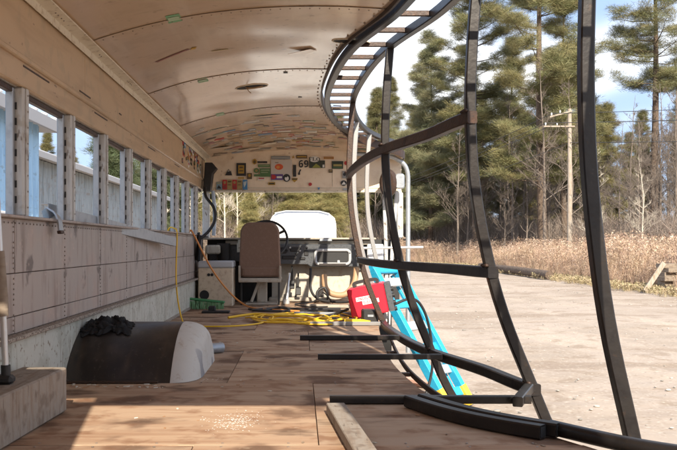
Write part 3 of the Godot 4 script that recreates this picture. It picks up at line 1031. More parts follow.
	hm.slab(out, xf, -0.5, 0.0, 0.05)
	var hood := wpart("hood", hm, M.white_paint, bus)
	hood.set_meta("label", "white hood with chamfered shoulders beyond the windscreen")
	var hs := MB.new()
	hs.bar([xf * Vector3(-0.36, 0.415, 0.006), xf * Vector3(-0.2, 0.447, 0.0), xf * Vector3(0.28, 0.442, 0.0), xf * Vector3(0.42, 0.406, 0.006)], 0.03, 0.02, Vector3.UP, 0.004)
	wpart("hood_seal", hs, M.dash_light, hood)
	make_stickers(head)

func sticker_box(m: MB, x0: float, x1: float, y0: float, y1: float, col: Color, lift: float) -> void:
	m.col = col
	var a := P(fx(x0), fh(y1), 9.88 - lift)
	var b := P(fx(x1), fh(y0), 9.88 - lift)
	m.box((a + b) * 0.5, Vector3(absf(b.x - a.x), absf(b.y - a.y), 0.0012))

func disc(m: MB, px: float, py: float, rx: float, ry: float, col: Color, lift: float, seg := 18) -> void:
	m.col = col
	var p := PackedVector2Array()
	for i in seg: p.append(Vector2(cos(TAU * i / seg) * rx, sin(TAU * i / seg) * ry) * 9.87 / 850.0)
	m.slab(p, Transform3D(Basis.IDENTITY, P(fx(px), fh(py), 9.88 - lift)), -0.0006, 0.0006)

func poly_px(m: MB, pts: Array, col: Color, lift: float) -> void:
	m.col = col
	var p := PackedVector2Array()
	for q in pts: p.append(Vector2(fx(q[0]), fh(q[1])))
	m.slab(p, Transform3D(Basis.IDENTITY, P(0, 0, 9.88 - lift)), -0.0006, 0.0006)

func words(m: MB, s: String, px: float, py: float, high: float, col: Color, lift: float, wide := 1.0, serif := false) -> void:
	m.col = col
	var t := TextMesh.new()
	var f := SystemFont.new()
	f.font_names = PackedStringArray(["Droid Serif" if serif else "Droid Sans"])
	f.font_weight = 700
	t.font = f
	t.text = s
	t.font_size = 32
	t.pixel_size = 0.01
	t.depth = 0.01
	var bb := t.get_aabb()
	var sc: float = high / 850.0 * 9.87 / maxf(bb.size.y, 0.001)
	var xf := Transform3D(Basis.IDENTITY.scaled(Vector3(sc * wide, sc, 0.08)), P(fx(px), fh(py), 9.88 - lift))
	xf.origin -= xf.basis * (bb.position + bb.size * 0.5)
	m.add(t, xf)

func make_stickers(head: Node3D) -> void:
	var K := Color(0.02, 0.02, 0.02)
	var Wh := Color(0.70, 0.68, 0.63)
	var gold := Color(0.42, 0.25, 0.03)
	var grn := Color(0.08, 0.17, 0.06)
	var redc := Color(0.45, 0.03, 0.03)
	var tan := Color(0.34, 0.25, 0.10)
	var blu := Color(0.06, 0.22, 0.42)
	var grey := Color(0.25, 0.25, 0.24)
	var brown := Color(0.10, 0.065, 0.03)
	var list := []
	var s := func(fn: Callable) -> void:
		var m := MB.new()
		fn.call(m)
		var o := wpart("sticker", m, M.sticker, head)
		list.append(o)
	s.call(func(m): sticker_box(m, 236.4, 246, 163, 175.8, K, 0.002); sticker_box(m, 238.3, 244.1, 165.2, 173.4, gold, 0.004); sticker_box(m, 239.4, 243, 166.6, 168.2, brown, 0.006); sticker_box(m, 239.2, 243.3, 170.2, 171.4, brown, 0.006))
	s.call(func(m): poly_px(m, [[225, 175.3], [228.6, 168.8], [230, 171.5], [230.8, 170.4], [232.2, 175.3]], K, 0.002); poly_px(m, [[227.8, 171.6], [228.6, 169.8], [229.2, 171.3]], Wh, 0.004))
	s.call(func(m): disc(m, 254.6, 161.6, 2.2, 2.8, gold, 0.002); disc(m, 254.6, 161.8, 1.3, 1.6, brown, 0.004); sticker_box(m, 257.4, 267.3, 161.2, 163.0, K, 0.002))
	s.call(func(m): sticker_box(m, 258, 270, 164.4, 167, grn, 0.002); sticker_box(m, 258.8, 269, 165.3, 166, Color(0.3, 0.36, 0.2), 0.004))
	s.call(func(m): disc(m, 256.4, 170.5, 2.8, 2.5, grn, 0.002); disc(m, 256.4, 170.5, 1.3, 1.2, tan, 0.004))
	s.call(func(m): sticker_box(m, 260, 270.3, 168.3, 176.6, grn, 0.002); sticker_box(m, 261, 269.5, 169.6, 170.6, Color(0.30, 0.36, 0.22), 0.004); sticker_box(m, 261, 268, 172.0, 172.8, Color(0.30, 0.36, 0.22), 0.004); sticker_box(m, 254, 260, 174.2, 176.4, grn, 0.002))
	s.call(func(m): sticker_box(m, 258, 264.8, 177.4, 180.2, Wh, 0.002); sticker_box(m, 258.6, 264.2, 177.9, 179.0, redc, 0.004))
	s.call(func(m): sticker_box(m, 247, 252, 173, 179, brown, 0.002); disc(m, 249.5, 175.4, 1.3, 1.6, gold, 0.004))
	for x in [222.6, 232.4]:
		s.call(func(m): sticker_box(m, x, x + 4.4, 179.7, 189.4, redc, 0.002); disc(m, x + 2.2, 182.5, 1.4, 1.4, tan, 0.004); sticker_box(m, x + 0.8, x + 3.6, 185.4, 188.2, Color(0.25, 0.05, 0.04), 0.004))
		s.call(func(m): sticker_box(m, x + 4.6, x + 9.6, 179.7, 189.4, tan, 0.002); sticker_box(m, x + 5.4, x + 8.8, 181, 182.2, brown, 0.004); sticker_box(m, x + 5.4, x + 8.4, 184.5, 185.2, brown, 0.004))
	s.call(func(m): sticker_box(m, 242.8, 247.4, 179.7, 189.6, blu, 0.002); poly_px(m, [[243.4, 182], [246.8, 181], [246, 184.5], [244, 187.5]], Color(0.5, 0.55, 0.55), 0.004))
	s.call(func(m): sticker_box(m, 216.4, 222, 182, 189.5, Color(0.2, 0.3, 0.36), 0.002); poly_px(m, [[217, 188.6], [218.6, 185.2], [220.4, 187], [221.6, 188.6]], K, 0.004); sticker_box(m, 217, 221.6, 182.6, 183.8, Color(0.4, 0.38, 0.2), 0.004))
	s.call(func(m): sticker_box(m, 238, 244, 177.2, 178.6, gold, 0.002))
	s.call(func(m): sticker_box(m, 268.4, 275.2, 182.1, 185, gold, 0.002); sticker_box(m, 269.2, 274.4, 183, 184.1, K, 0.004))
	s.call(func(m): sticker_box(m, 271.2, 290.2, 156, 159, grey, 0.002); sticker_box(m, 272, 289.4, 157, 158, Color(0.36, 0.36, 0.33), 0.004))
	s.call(func(m): sticker_box(m, 271, 292, 159.6, 180.4, Color(0.55, 0.49, 0.42), 0.001); disc(m, 279, 166.8, 4.2, 3.0, Color(0.62, 0.10, 0.03), 0.003); disc(m, 278, 167.2, 1.8, 1.4, Color(0.66, 0.28, 0.06), 0.005); sticker_box(m, 275, 278.5, 162.2, 162.8, brown, 0.003))
	s.call(func(m): sticker_box(m, 271, 283, 174.1, 179.8, Color(0.10, 0.05, 0.20), 0.004); poly_px(m, [[271.6, 174.8], [274.6, 174.8], [276.5, 176.8], [274.6, 179], [271.6, 179]], redc, 0.006); sticker_box(m, 276.8, 282, 176.2, 178.2, Wh, 0.006))
	s.call(func(m): disc(m, 286.6, 177.8, 3.8, 3.9, K, 0.004); disc(m, 286.8, 178.4, 2.0, 2.4, Wh, 0.006); disc(m, 286.2, 176.4, 1.2, 1.0, K, 0.008))
	s.call(func(m): sticker_box(m, 296.2, 307.2, 155, 158.4, brown, 0.002); sticker_box(m, 297, 306.4, 156.2, 157.2, gold, 0.004))
	s.call(func(m): poly_px(m, [[292.2, 158], [293.2, 154.8], [294.4, 158]], gold, 0.002))
	s.call(func(m): sticker_box(m, 293, 296.2, 164.8, 176.6, K, 0.004))
	s.call(func(m): words(m, "69", 303.6, 163.8, 7.4, K, 0.003, 0.95))
	s.call(func(m): sticker_box(m, 309.2, 325, 160.4, 167.9, Color(0.035, 0.04, 0.025), 0.002); poly_px(m, [[312, 167.6], [316, 163.5], [319, 165.5], [321, 167.6]], Color(0.25, 0.27, 0.05), 0.004); sticker_box(m, 322.6, 324.4, 164.6, 167.4, Wh, 0.004))
	s.call(func(m): disc(m, 314.4, 159.2, 5.3, 2.9, Wh, 0.006); words(m, "FLO", 314.4, 159.1, 3.4, K, 0.008, 1.25, true))
	s.call(func(m): sticker_box(m, 323.8, 333.8, 156.7, 159, Color(0.42, 0.16, 0.02), 0.002); sticker_box(m, 324.6, 333, 157.5, 158.2, tan, 0.004))
	s.call(func(m): sticker_box(m, 332, 343.2, 161.1, 168.7, Color(0.02, 0.035, 0.02), 0.002); sticker_box(m, 333.4, 342, 164.2, 166.2, Color(0.36, 0.30, 0.10), 0.004); sticker_box(m, 333, 342.4, 167.0, 167.8, grn, 0.004))
	s.call(func(m): disc(m, 346, 163, 1.7, 2, redc, 0.002))
	s.call(func(m): sticker_box(m, 342.2, 347.2, 171, 178.2, grey, 0.002); disc(m, 344.6, 174.4, 1.5, 1.5, K, 0.004))
	s.call(func(m): disc(m, 343.7, 183, 3.1, 2.8, K, 0.002); poly_px(m, [[341.4, 184.6], [344, 181.4], [346, 184.4]], Wh, 0.004))
	s.call(func(m): disc(m, 310.3, 184.2, 1.7, 1.7, redc, 0.002))
	s.call(func(m): poly_px(m, [[317.4, 187.4], [320.2, 187.4], [318.8, 190.2]], blu, 0.002))
	s.call(func(m): poly_px(m, [[291.4, 178], [297.9, 178], [297.2, 180], [294.6, 182.3], [292, 180]], gold, 0.006); sticker_box(m, 292.2, 297.2, 178.6, 179.6, K, 0.008))
	s.call(func(m): sticker_box(m, 328.6, 332.8, 169.4, 172.6, brown, 0.002); sticker_box(m, 329.4, 332, 170.2, 171.2, tan, 0.004))
	s.call(func(m): sticker_box(m, 343, 350, 188.2, 190.2, Color(0.4, 0.42, 0.42), 0.002))
	s.call(func(m): poly_px(m, [[298, 173.4], [300, 169.2], [301.4, 169.6], [300, 172], [300.2, 174.6], [298.4, 175]], K, 0.002))
	# bumper stickers over the front of the ceiling and on the driver's side board
	var cols := [redc, blu, grn, Wh, K, Wh, redc, gold, tan, Color(0.5, 0.22, 0.05), Color(0.16, 0.2, 0.3), Color(0.45, 0.42, 0.36), Color(0.3, 0.1, 0.12), brown, Color(0.52, 0.46, 0.36), Color(0.48, 0.36, 0.28)]
	rng.seed = 77
	var ceiling: Node3D = bus.get_node("ceiling")
	var place := func(x: float, d: float, w: float, l: float, turn: float, c1: Color, c2: Color) -> void:
		var m := MB.new()
		m.col = c1
		var g := []
		for i in 3:
			var row := []
			for j in 5:
				var q := Vector2((j / 4.0 - 0.5) * w, (i / 2.0 - 0.5) * l).rotated(turn)
				var xx := x + q.x
				var dd := d + q.y
				row.append(P(xx, surf_h(xx, dd) - 0.0018, dd))
			g.append(row)
		m.grid(g, false)
		m.col = c2
		g = []
		for i in 2:
			var row := []
			for j in 4:
				var q := Vector2((j / 3.0 - 0.5) * w * 0.8, (i - 0.5) * l * 0.42).rotated(turn)
				var xx := x + q.x
				var dd := d + q.y
				row.append(P(xx, surf_h(xx, dd) - 0.0034, dd))
			g.append(row)
		m.grid(g, false)
		wpart("sticker", m, M.sticker, ceiling)
	for i in 150:
		var d := lerpf(7.75, 9.8, pow(rng.randf(), 0.62))
		var x := rng.randf_range(-0.98, minf(roof_x(d) - 0.12, 1.05))
		if d < 8.4 and x < -0.5 and rng.randf() < 0.6: continue
		place.call(x, d, rng.randf_range(0.05, 0.15), rng.randf_range(0.06, 0.11), rng.randf_range(-0.12, 0.12), cols[rng.randi() % cols.size()].lerp(Color(0.50, 0.42, 0.32), rng.randf_range(0.05, 0.6)), cols[rng.randi() % cols.size()].lerp(Color(0.66, 0.62, 0.54), rng.randf_range(0.2, 0.8)))
	for q in [[-0.635, 4.28], [-0.67, 5.86], [-0.69, 7.35]]:                     # small green labels
		place.call(q[0], q[1], 0.07, 0.12, 0.0, Color(0.20, 0.42, 0.22), Color(0.42, 0.55, 0.38))
	for q in [[-0.75, 5.0, 0.24, 0.03, -0.5, Color(0.22, 0.09, 0.07)], [-0.62, 4.95, 0.03, 0.06, 0.3, gold], [-0.48, 5.1, 0.1, 0.02, 0.0, tan], [0.0, 6.9, 0.03, 0.05, 0.0, K], [0.32, 7.3, 0.07, 0.05, 0.0, brown], [-0.1, 5.9, 0.03, 0.06, 0.0, K], [0.28, 6.0, 0.04, 0.05, 0.0, K], [-0.9, 8.6, 0.1, 0.08, 0.2, brown], [-0.83, 8.75, 0.1, 0.06, 0.1, redc]]:
		place.call(q[0], q[1], q[2], q[3], q[4], q[5], q[5] * 1.6)
	var boardp: Node3D = bus.get_node("header")
	for i in 34:
		var m := MB.new()
		m.col = cols[rng.randi() % cols.size()]
		var d := rng.randf_range(7.95, 9.5)
		var h := rng.randf_range(1.42, 1.6)
		var bs := Basis(Vector3.RIGHT, rng.randf_range(-0.3, 0.3))
		m.box(P(-1.0985, h, d), Vector3(0.002, rng.randf_range(0.03, 0.07), rng.randf_range(0.06, 0.18)), 0.0, bs)
		m.col = cols[rng.randi() % cols.size()]
		m.box(P(-1.097, h, d), Vector3(0.002, 0.02, 0.05), 0.0, bs)
		wpart("sticker", m, M.sticker, boardp)
	# torn aluminium flaps
	for q in [[-0.86, 9.2, 0.16, 0.1, 0.5], [-0.62, 9.55, 0.2, 0.06, 0.1], [-0.36, 9.35, 0.12, 0.1, -0.3], [0.02, 5.25, 0.08, 0.12, 0.4]]:
		var m := MB.new()
		var c := P(q[0], surf_h(q[0], q[1]) - 0.012, q[1])
		var b := Basis(Vector3.UP, q[4]) * Basis(Vector3.BACK, 0.12)
		m.slab(PackedVector2Array([Vector2(-q[2], -q[3] * 0.5), Vector2(q[2] * 0.6, -q[3] * 0.7), Vector2(q[2], q[3] * 0.2), Vector2(q[2] * 0.2, q[3] * 0.6)]), Transform3D(b * Basis(Vector3.RIGHT, PI / 2), c), -0.001, 0.001)
		wpart("torn_flap", m, M.trim if q[1] > 6 else M.ceiling, ceiling)

# ------------------------------------------------------------------ welded frame along the cut
func make_frame() -> void:
	var fr := thing("curved_steel_frame", "welded dark steel frame of bowed ribs and curved rails along the open bus side", "steel frame", Vector3(0.8, F, -5.5))
	for q in [[2.3, -0.5, 0.048], [3.0, -0.5, 0.05], [3.75, -0.2, 0.046], [5.0, -0.36, 0.046], [6.9, -0.05, 0.044], [7.95, -0.05, 0.044], [8.85, -0.05, 0.044]]:
		var d: float = q[0]
		var pts := []
		for i in 27:
			var h := lerpf(q[1], 1.79, i / 26.0)
			pts.append(P(rib_x(d, h), h, d))
		var m := MB.new()
		m.bar(pts, q[2], q[2], Vector3.FORWARD, 0.005)
		wpart("rib", m, M.steel if d < 6.0 else (M.grey_steel if d > 7.0 else M.rust_steel), fr)
	for q in [[1.2, 3.72, 6.95, 0.045, 0.055, "rust_steel"], [0.52, 3.72, 6.95, 0.05, 0.05, "steel"], [0.005, 3.72, 6.9, 0.05, 0.05, "steel"]]:
		var pts := []
		for i in 37:
			var d := lerpf(q[1], q[2], i / 36.0)
			pts.append(P(rib_x(d, q[0]) - 0.004, q[0], d))
		var m := MB.new()
		m.bar(pts, q[3], q[4], Vector3.UP, 0.005)
		wpart("curved_rail", m, M[q[5]], fr)
	# ladder-like roof rail
	for s in 2:
		var pts := []
		for i in 90:
			var d := lerpf(1.6, 9.7, i / 89.0)
			pts.append(P(outer_x(d) if s == 0 else inner_x(d), 1.815, d))
		var m := MB.new()
		m.bar(pts, 0.045, 0.05, Vector3.UP, 0.005)
		wpart("roof_rail", m, M.steel, fr)
	var d := 2.0
	while d < 9.5:
		var m := MB.new()
		m.bar([P(inner_x(d) + 0.0235, 1.823, d), P(outer_x(d) - 0.0235, 1.823, d)], 0.022, 0.028, Vector3.UP, 0.003)
		wpart("rung", m, M.rust_steel, fr)
		d += 0.335
	# cross bars lying on the floor and tied to the rail
	for q in [[3.43, 0.12, 0.032, "steel"], [4.75, 0.1, 0.03, "steel"], [5.72, 0.0, 0.032, "steel"], [6.75, 0.08, 0.03, "grey_steel"]]:
		var m := MB.new()
		var xr := minf(rib_x(q[0], 0.02) - 0.03, 0.93)
		var hh: float = q[2]
		m.bar([P(q[1], hh * 0.5 + 0.001, q[0]), P(xr, hh * 0.5 + 0.001, q[0])], hh, hh, Vector3.UP, 0.004)
		wpart("cross_bar", m, M[q[3]], fr)
	var bead := SphereMesh.new()
	bead.radius = 0.012; bead.height = 0.02; bead.radial_segments = 8; bead.rings = 5
	for d0 in [3.75, 5.0, 6.9]:
		for h in [1.2, 0.52, 0.005]:
			var wb := MB.new()
			for k in 7:
				var o := Vector3(-0.026 + 0.004 * sin(k * 3.0), 0.03, 0.027 - 0.009 * k)
				wb.add(bead, Transform3D(Basis.IDENTITY.scaled(Vector3(1.0, 0.8, 1.0 + 0.2 * sin(k * 2.0))), P(rib_x(d0, h), h, d0) + o))
			wpart("weld_bead", wb, M.rust_steel, fr)
	var lr := []
	for i in 30:
		var dd := lerpf(3.2, 6.6, i / 29.0)
		lr.append(P(floor_x(dd) + 0.075, -0.03, dd))
	var m3 := MB.new()
	m3.bar(lr, 0.012, 0.03, Vector3.UP, 0.002)
	wpart("edge_strip", m3, M.rust_steel, fr)
	for q in [2.6, 3.5, 4.4, 5.3, 6.2]:
		m3 = MB.new()
		m3.box(P(floor_x(q) + 0.03, -0.03, q), Vector3(0.07, 0.02, 0.03), 0.003)
		wpart("tab", m3, M.rust_steel, fr)
	var m2 := MB.new()
	m2.bar([P(0.86, 0.02, 3.36), P(0.99, 0.02, 3.68)], 0.04, 0.04, Vector3.UP, 0.004)
	wpart("gusset", m2, M.steel, fr)

func hollow_bar(pts: Array, w: float, called: String, label: String, group: String, mt: Material) -> void:
	var m := MB.new()
	m.bar(pts, w, w, Vector3.UP, 0.005)
	# black plug at the near end paints the shade of an open mouth
	var root := thing(called, label, "steel tube", pts[0], group)
	wpart("tube_wall", m, mt, root)
	var t: Vector3 = (pts[-1] - pts[-2]).normalized()
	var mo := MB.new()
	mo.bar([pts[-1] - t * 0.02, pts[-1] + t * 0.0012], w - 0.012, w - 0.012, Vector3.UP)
	wpart("painted_mouth", mo, M.rubber, root)

# ------------------------------------------------------------------ loose things in the bus
func make_things() -> void:
	# two bowed tubes at the edge of the floor
	for s in 2:
		var pts := []
		for i in 17:
			var u := i / 16.0
			var q := Vector2(0.43, 3.36).lerp(Vector2(0.80, 2.80), u)
			q += Vector2(0.09, -0.10).normalized().rotated(1.2) * 0.0
			var bow := sin(u * PI) * 0.045
			pts.append(P(q.x - bow * 0.6 + s * 0.056, 0.024 + (0.004 if s == 1 else 0.0), q.y - bow - s * -0.012))
		hollow_bar(pts, 0.046, "bent_steel_tube", ["bowed dark square tube on the floor, the one nearer the lumber", "bowed dark square tube on the floor, lying against its twin on the open side"][s], "bowed tubes lying on the floor", M.steel)
	var rt := MB.new()
	var tpts := [P(0.845, 0.027, 2.86), P(0.93, 0.027, 2.72), P(1.03, 0.027, 2.58), P(1.16, 0.027, 2.46)]
	rt.tube(smooth(tpts), 0.026, 12)
	single("round_steel_pipe", rt, M.steel, "short dark round pipe on the floor edge past the bowed tubes", "pipe", tpts[0])
	# lumber
	var lb := MB.new()
	var dir := (P(0.215, 0, 2.2) - P(0.135, 0, 3.24))
	var lbm := P(0.135, 0.02, 3.24) + dir * 0.5
	lb.box(lbm, Vector3(0.07, 0.038, dir.length()), 0.003, Basis.looking_at(dir.normalized()))
	single("lumber_stud", lb, M.wood_z, "weathered grey lumber stud lying flat on the plywood floor", "lumber", lbm)
	lb = MB.new()
	lb.box(P(-1.005, 0.087, 2.82), Vector3(0.175, 0.168, 0.9), 0.006, Basis(Vector3.UP, -0.05))
	single("timber_block", lb, M.wood_z, "thick weathered square timber along the left wall", "timber", P(-1.005, 0, 2.82))
	# pry bar on the timber
	var pb := thing("pry_bar", "steel bar with worn tan grip leaning on the timber", "bar", P(-0.995, 0.171, 2.86))
	var m := MB.new()
	m.tube([P(-0.992, 0.185, 2.87), P(-1.0, 0.38, 2.87), P(-1.02, 0.8, 2.86)], 0.011, 10)
	wpart("shaft", m, M.alu, pb)
	m = MB.new()
	m.tube([P(-1.0035, 0.40, 2.87), P(-1.008, 0.47, 2.868), P(-1.0145, 0.62, 2.866)], [0.02, 0.022, 0.018], 10)
	wpart("grip", m, M.wood_x, pb)
	m = MB.new()
	m.box(P(-1.0, 0.186, 2.87), Vector3(0.07, 0.03, 0.05), 0.01)
	m.tube([P(-0.992, 0.19, 2.87), P(-0.9935, 0.235, 2.87)], 0.016, 10)
	wpart("foot", m, M.black, pb)
	# channel that lies through the windows
	var cn := MB.new()
	var c0 := P(-1.2, 0.805, 4.05)
	var c1 := P(-0.985, 0.665, 6.75)
	cn.bar([c0, c1], 0.004, 0.068, Vector3.UP)
	cn.bar([c0 + Vector3(-0.018, 0.032, 0), c1 + Vector3(-0.018, 0.032, 0)], 0.034, 0.004, Vector3.UP)
	cn.bar([c0 + Vector3(-0.018, -0.032, 0), c1 + Vector3(-0.018, -0.032, 0)], 0.034, 0.004, Vector3.UP)
	single("metal_channel", cn, M.galv, "long grey metal channel slanting through a window opening over the sill", "channel", c0)
	var bk := MB.new()
	var path := [P(-1.15, 0.77, 3.82), P(-1.12, 0.785, 3.8), P(-1.09, 0.78, 3.79), P(-1.07, 0.75, 3.78), P(-1.062, 0.70, 3.775)]
	bk.bar(smooth(path), 0.05, 0.01, Vector3.RIGHT + Vector3.UP * 0.4, 0.002)
	var bkr := thing("bent_strap", "bent galvanised strap with rusty end hooked over the window sill", "bracket", path[0])
	wpart("strap", bk, M.galv, bkr)
	bk = MB.new()
	bk.box(P(-1.062, 0.697, 3.775), Vector3(0.018, 0.014, 0.053), 0.002, Basis(Vector3.BACK, 0.2))
	wpart("rusty_end", bk, M.rust_steel, bkr)
	# black cloth on the wheel arch
	var nz := FastNoiseLite.new()
	nz.seed = 12; nz.frequency = 5.0; nz.fractal_octaves = 2
	var cl := MB.new()
	var g := []
	for i in 41:
		var row := []
		for j in 33:
			var u := i / 40.0
			var w := j / 32.0
			var e := pow(maxf(sin(u * PI), 0.0), 0.6) * pow(maxf(sin(w * PI), 0.0), 0.6)
			var x := lerpf(-1.09, -0.85, u) + nz.get_noise_2d(w * 0.8, 3.0) * 0.03
			var d := lerpf(4.2, 4.4, w) + nz.get_noise_2d(u * 0.8 + 5.0, 7.0) * 0.05
			var surf := -0.36 + sqrt(maxf(0.603 * 0.603 - (d - 4.42) * (d - 4.42), 0.0))
			var r := 1.0 - absf(nz.get_noise_2d(u * 0.9 + 3.0, w * 0.7))
			var ridge := pow(r, 2.5) * 0.03 + 0.04 * nz.get_noise_2d(u * 0.5 + 9.0, w * 0.5) + 0.012 * nz.get_noise_2d(u * 2.0, w * 1.4) + 0.02 * (1.0 - u)
			row.append(P(x, surf + 0.002 + e * maxf(0.004, ridge), d))
		g.append(row)
	cl.grid(g, false)
	single("black_cloth", cl, M.cloth, "crumpled black cloth lying on the wheel arch by the wall", "cloth", P(-0.95, 0.26, 4.36))
	# galvanised cup beside the wheel arch
	var cu := MB.new()
	cu.tube([P(-0.525, 0.03, 5.02), P(-0.46, 0.03, 5.06)], 0.03, 14)
	cu.tube([P(-0.53, 0.03, 5.017), P(-0.524, 0.03, 5.02)], 0.033, 14)
	single("metal_cup", cu, M.galv, "small galvanised cup lying past the white arch end", "cup", P(-0.49, 0, 5.04))
	make_seat()
	# cabinet left of the seat
	var cb := thing("metal_cabinet", "cream metal cabinet with grey lid and round hole beside the seat", "cabinet", P(-0.88, 0, 9.02))
	m = MB.new()
	m.box(P(-0.88, 0.20, 9.02), Vector3(0.36, 0.40, 0.34), 0.008)
	wpart("case", m, M.cream, cb)
	m = MB.new()
	m.box(P(-0.88, 0.437, 9.02), Vector3(0.37, 0.07, 0.35), 0.012)
	wpart("lid", m, M.dash_light, cb)
	for q in [[-0.995, 0.12, 0.05], [-0.95, 0.33, 0.016], [-0.915, 0.33, 0.016]]:
		m = MB.new()
		m.tube([P(q[0], q[1], 8.852), P(q[0], q[1], 8.846)], q[2], 18)
		wpart("hole", m, M.rubber, cb)
	# green brush and black pedal plate on the floor
	var gbr := thing("green_brush", "green bristled hand brush lying before the cream cabinet", "brush", P(-0.92, 0, 8.5))
	m = MB.new()
	m.box(P(-0.93, 0.085, 8.5), Vector3(0.36, 0.025, 0.07), 0.01, Basis(Vector3.BACK, -0.1))
	wpart("handle", m, M.green, gbr)
	m = MB.new()
	rng.seed = 3
	for i in 260:
		var a := P(-0.93 + rng.randf_range(-0.17, 0.17), 0.08, 8.5 + rng.randf_range(-0.03, 0.03))
		m.bar([a, Vector3(a.x + rng.randf_range(-0.012, 0.012), F + 0.002, a.z + rng.randf_range(-0.012, 0.012))], 0.004, 0.004, Vector3.RIGHT)
	var bri := wpart("bristles", m, mat(lin(0.22, 0.42, 0.22), 0.7), gbr)
	bri.set_meta("kind", "stuff")
	var fp := MB.new()
	fp.box(P(-0.79, 0.012, 8.0), Vector3(0.26, 0.02, 0.12), 0.005)
	fp.box(P(-0.83, 0.04, 8.03), Vector3(0.07, 0.05, 0.05), 0.01)
	single("black_foot_plate", fp, M.black, "flat black metal foot plate on the floor below the green brush", "foot plate", P(-0.79, 0, 8.0))
	# black rag at the end of the wall
	var rg := MB.new()
	g = []
	for i in 15:
		var row := []
		for j in 9:
			var u := i / 14.0
			var w := j / 8.0
			row.append(P(-1.075 + 0.02 * sin(w * 9.0 + u * 2.0) + 0.012 * (1.0 - u), 0.755 - u * 0.29 + 0.02 * sin(w * 5.0), 8.95 + (w - 0.5) * (0.16 + 0.1 * u)))
		g.append(row)
	rg.grid(g, true)
	single("hanging_rag", rg, M.cloth, "black rag hanging from the sill near the driver's window", "rag", P(-1.075, 0.75, 8.95))
	make_cords()
	make_welder()
	make_ladder()
	make_debris()

func make_seat() -> void:
	var st := thing("driver_seat", "brown cloth driver seat on a metal pedestal before the steering wheel", "seat", P(-0.425, 0, 9.05))
	var m := MB.new()
	var poly := PackedVector2Array()
	for q in rrect(0.44, 0.55, 0.10, 7):
		var t: float = (q.y + 0.275) / 0.55
		poly.append(Vector2(q.x * lerpf(1.0, 0.90, t * t), q.y))
	m.slab(poly, Transform3D(Basis(Vector3.RIGHT, 0.10), P(-0.425, 0.60, 9.0)), -0.10, 0.0, 0.018)
	var back := wpart("backrest", m, M.seat_cloth, st)
	m = MB.new()
	m.box(P(-0.425, 0.84, 8.984), Vector3(0.025, 0.035, 0.012), 0.003)
	wpart("tab", m, M.black, back)
	m = MB.new()
	m.slab(rrect(0.44, 0.46, 0.06, 5), Transform3D(Basis(Vector3.RIGHT, -PI / 2), P(-0.425, 0.30, 9.24)), 0.0, 0.11, 0.02)
	wpart("cushion", m, M.seat_cloth, st)
	m = MB.new()
	m.box(P(-0.425, 0.275, 9.2), Vector3(0.45, 0.03, 0.42), 0.008)
	for s in [-1, 1]: m.bar([P(-0.425 + s * 0.215, 0.27, 9.0), P(-0.425 + s * 0.215, 0.42, 8.985)], 0.022, 0.03, Vector3.FORWARD, 0.004)
	m.box(P(-0.425, 0.262, 8.99), Vector3(0.45, 0.035, 0.025), 0.006)
	wpart("seat_frame", m, M.beige, st)
	m = MB.new()
	m.box(P(-0.41, 0.14, 9.2), Vector3(0.11, 0.24, 0.13), 0.01)
	m.box(P(-0.41, 0.012, 9.2), Vector3(0.34, 0.022, 0.34), 0.006)
	m.bar([P(-0.52, 0.03, 9.1), P(-0.44, 0.25, 9.15)], 0.03, 0.03, Vector3.FORWARD, 0.004)
	wpart("pedestal", m, M.beige, st)
	for s in [-1, 1]:
		m = MB.new()
		m.bar([P(-0.425 + s * 0.2, 0.0, 9.08), P(-0.425 + s * 0.2, 0.26, 9.08)], 0.02, 0.03, Vector3.FORWARD, 0.003)
		wpart("leg", m, M.black, st)

func coil(ctr: Vector3, rx: float, rz: float, turns: float, sd: int, n: int) -> Array:
	rng.seed = sd
	var o := []
	var nz := FastNoiseLite.new()
	nz.seed = sd; nz.frequency = 0.9
	for i in n:
		var t := float(i) / n
		var a := t * turns * TAU
		var k := 0.55 + 0.5 * nz.get_noise_1d(t * turns * 1.3)
		o.append(ctr + Vector3(cos(a) * rx * k + 0.35 * rx * nz.get_noise_1d(t * turns * 0.9 + 40.0), 0.012 + 0.035 * absf(nz.get_noise_1d(a * 0.6 + 9.0)), sin(a) * rz * k + 0.3 * rz * nz.get_noise_1d(t * turns + 80.0)))
	return o

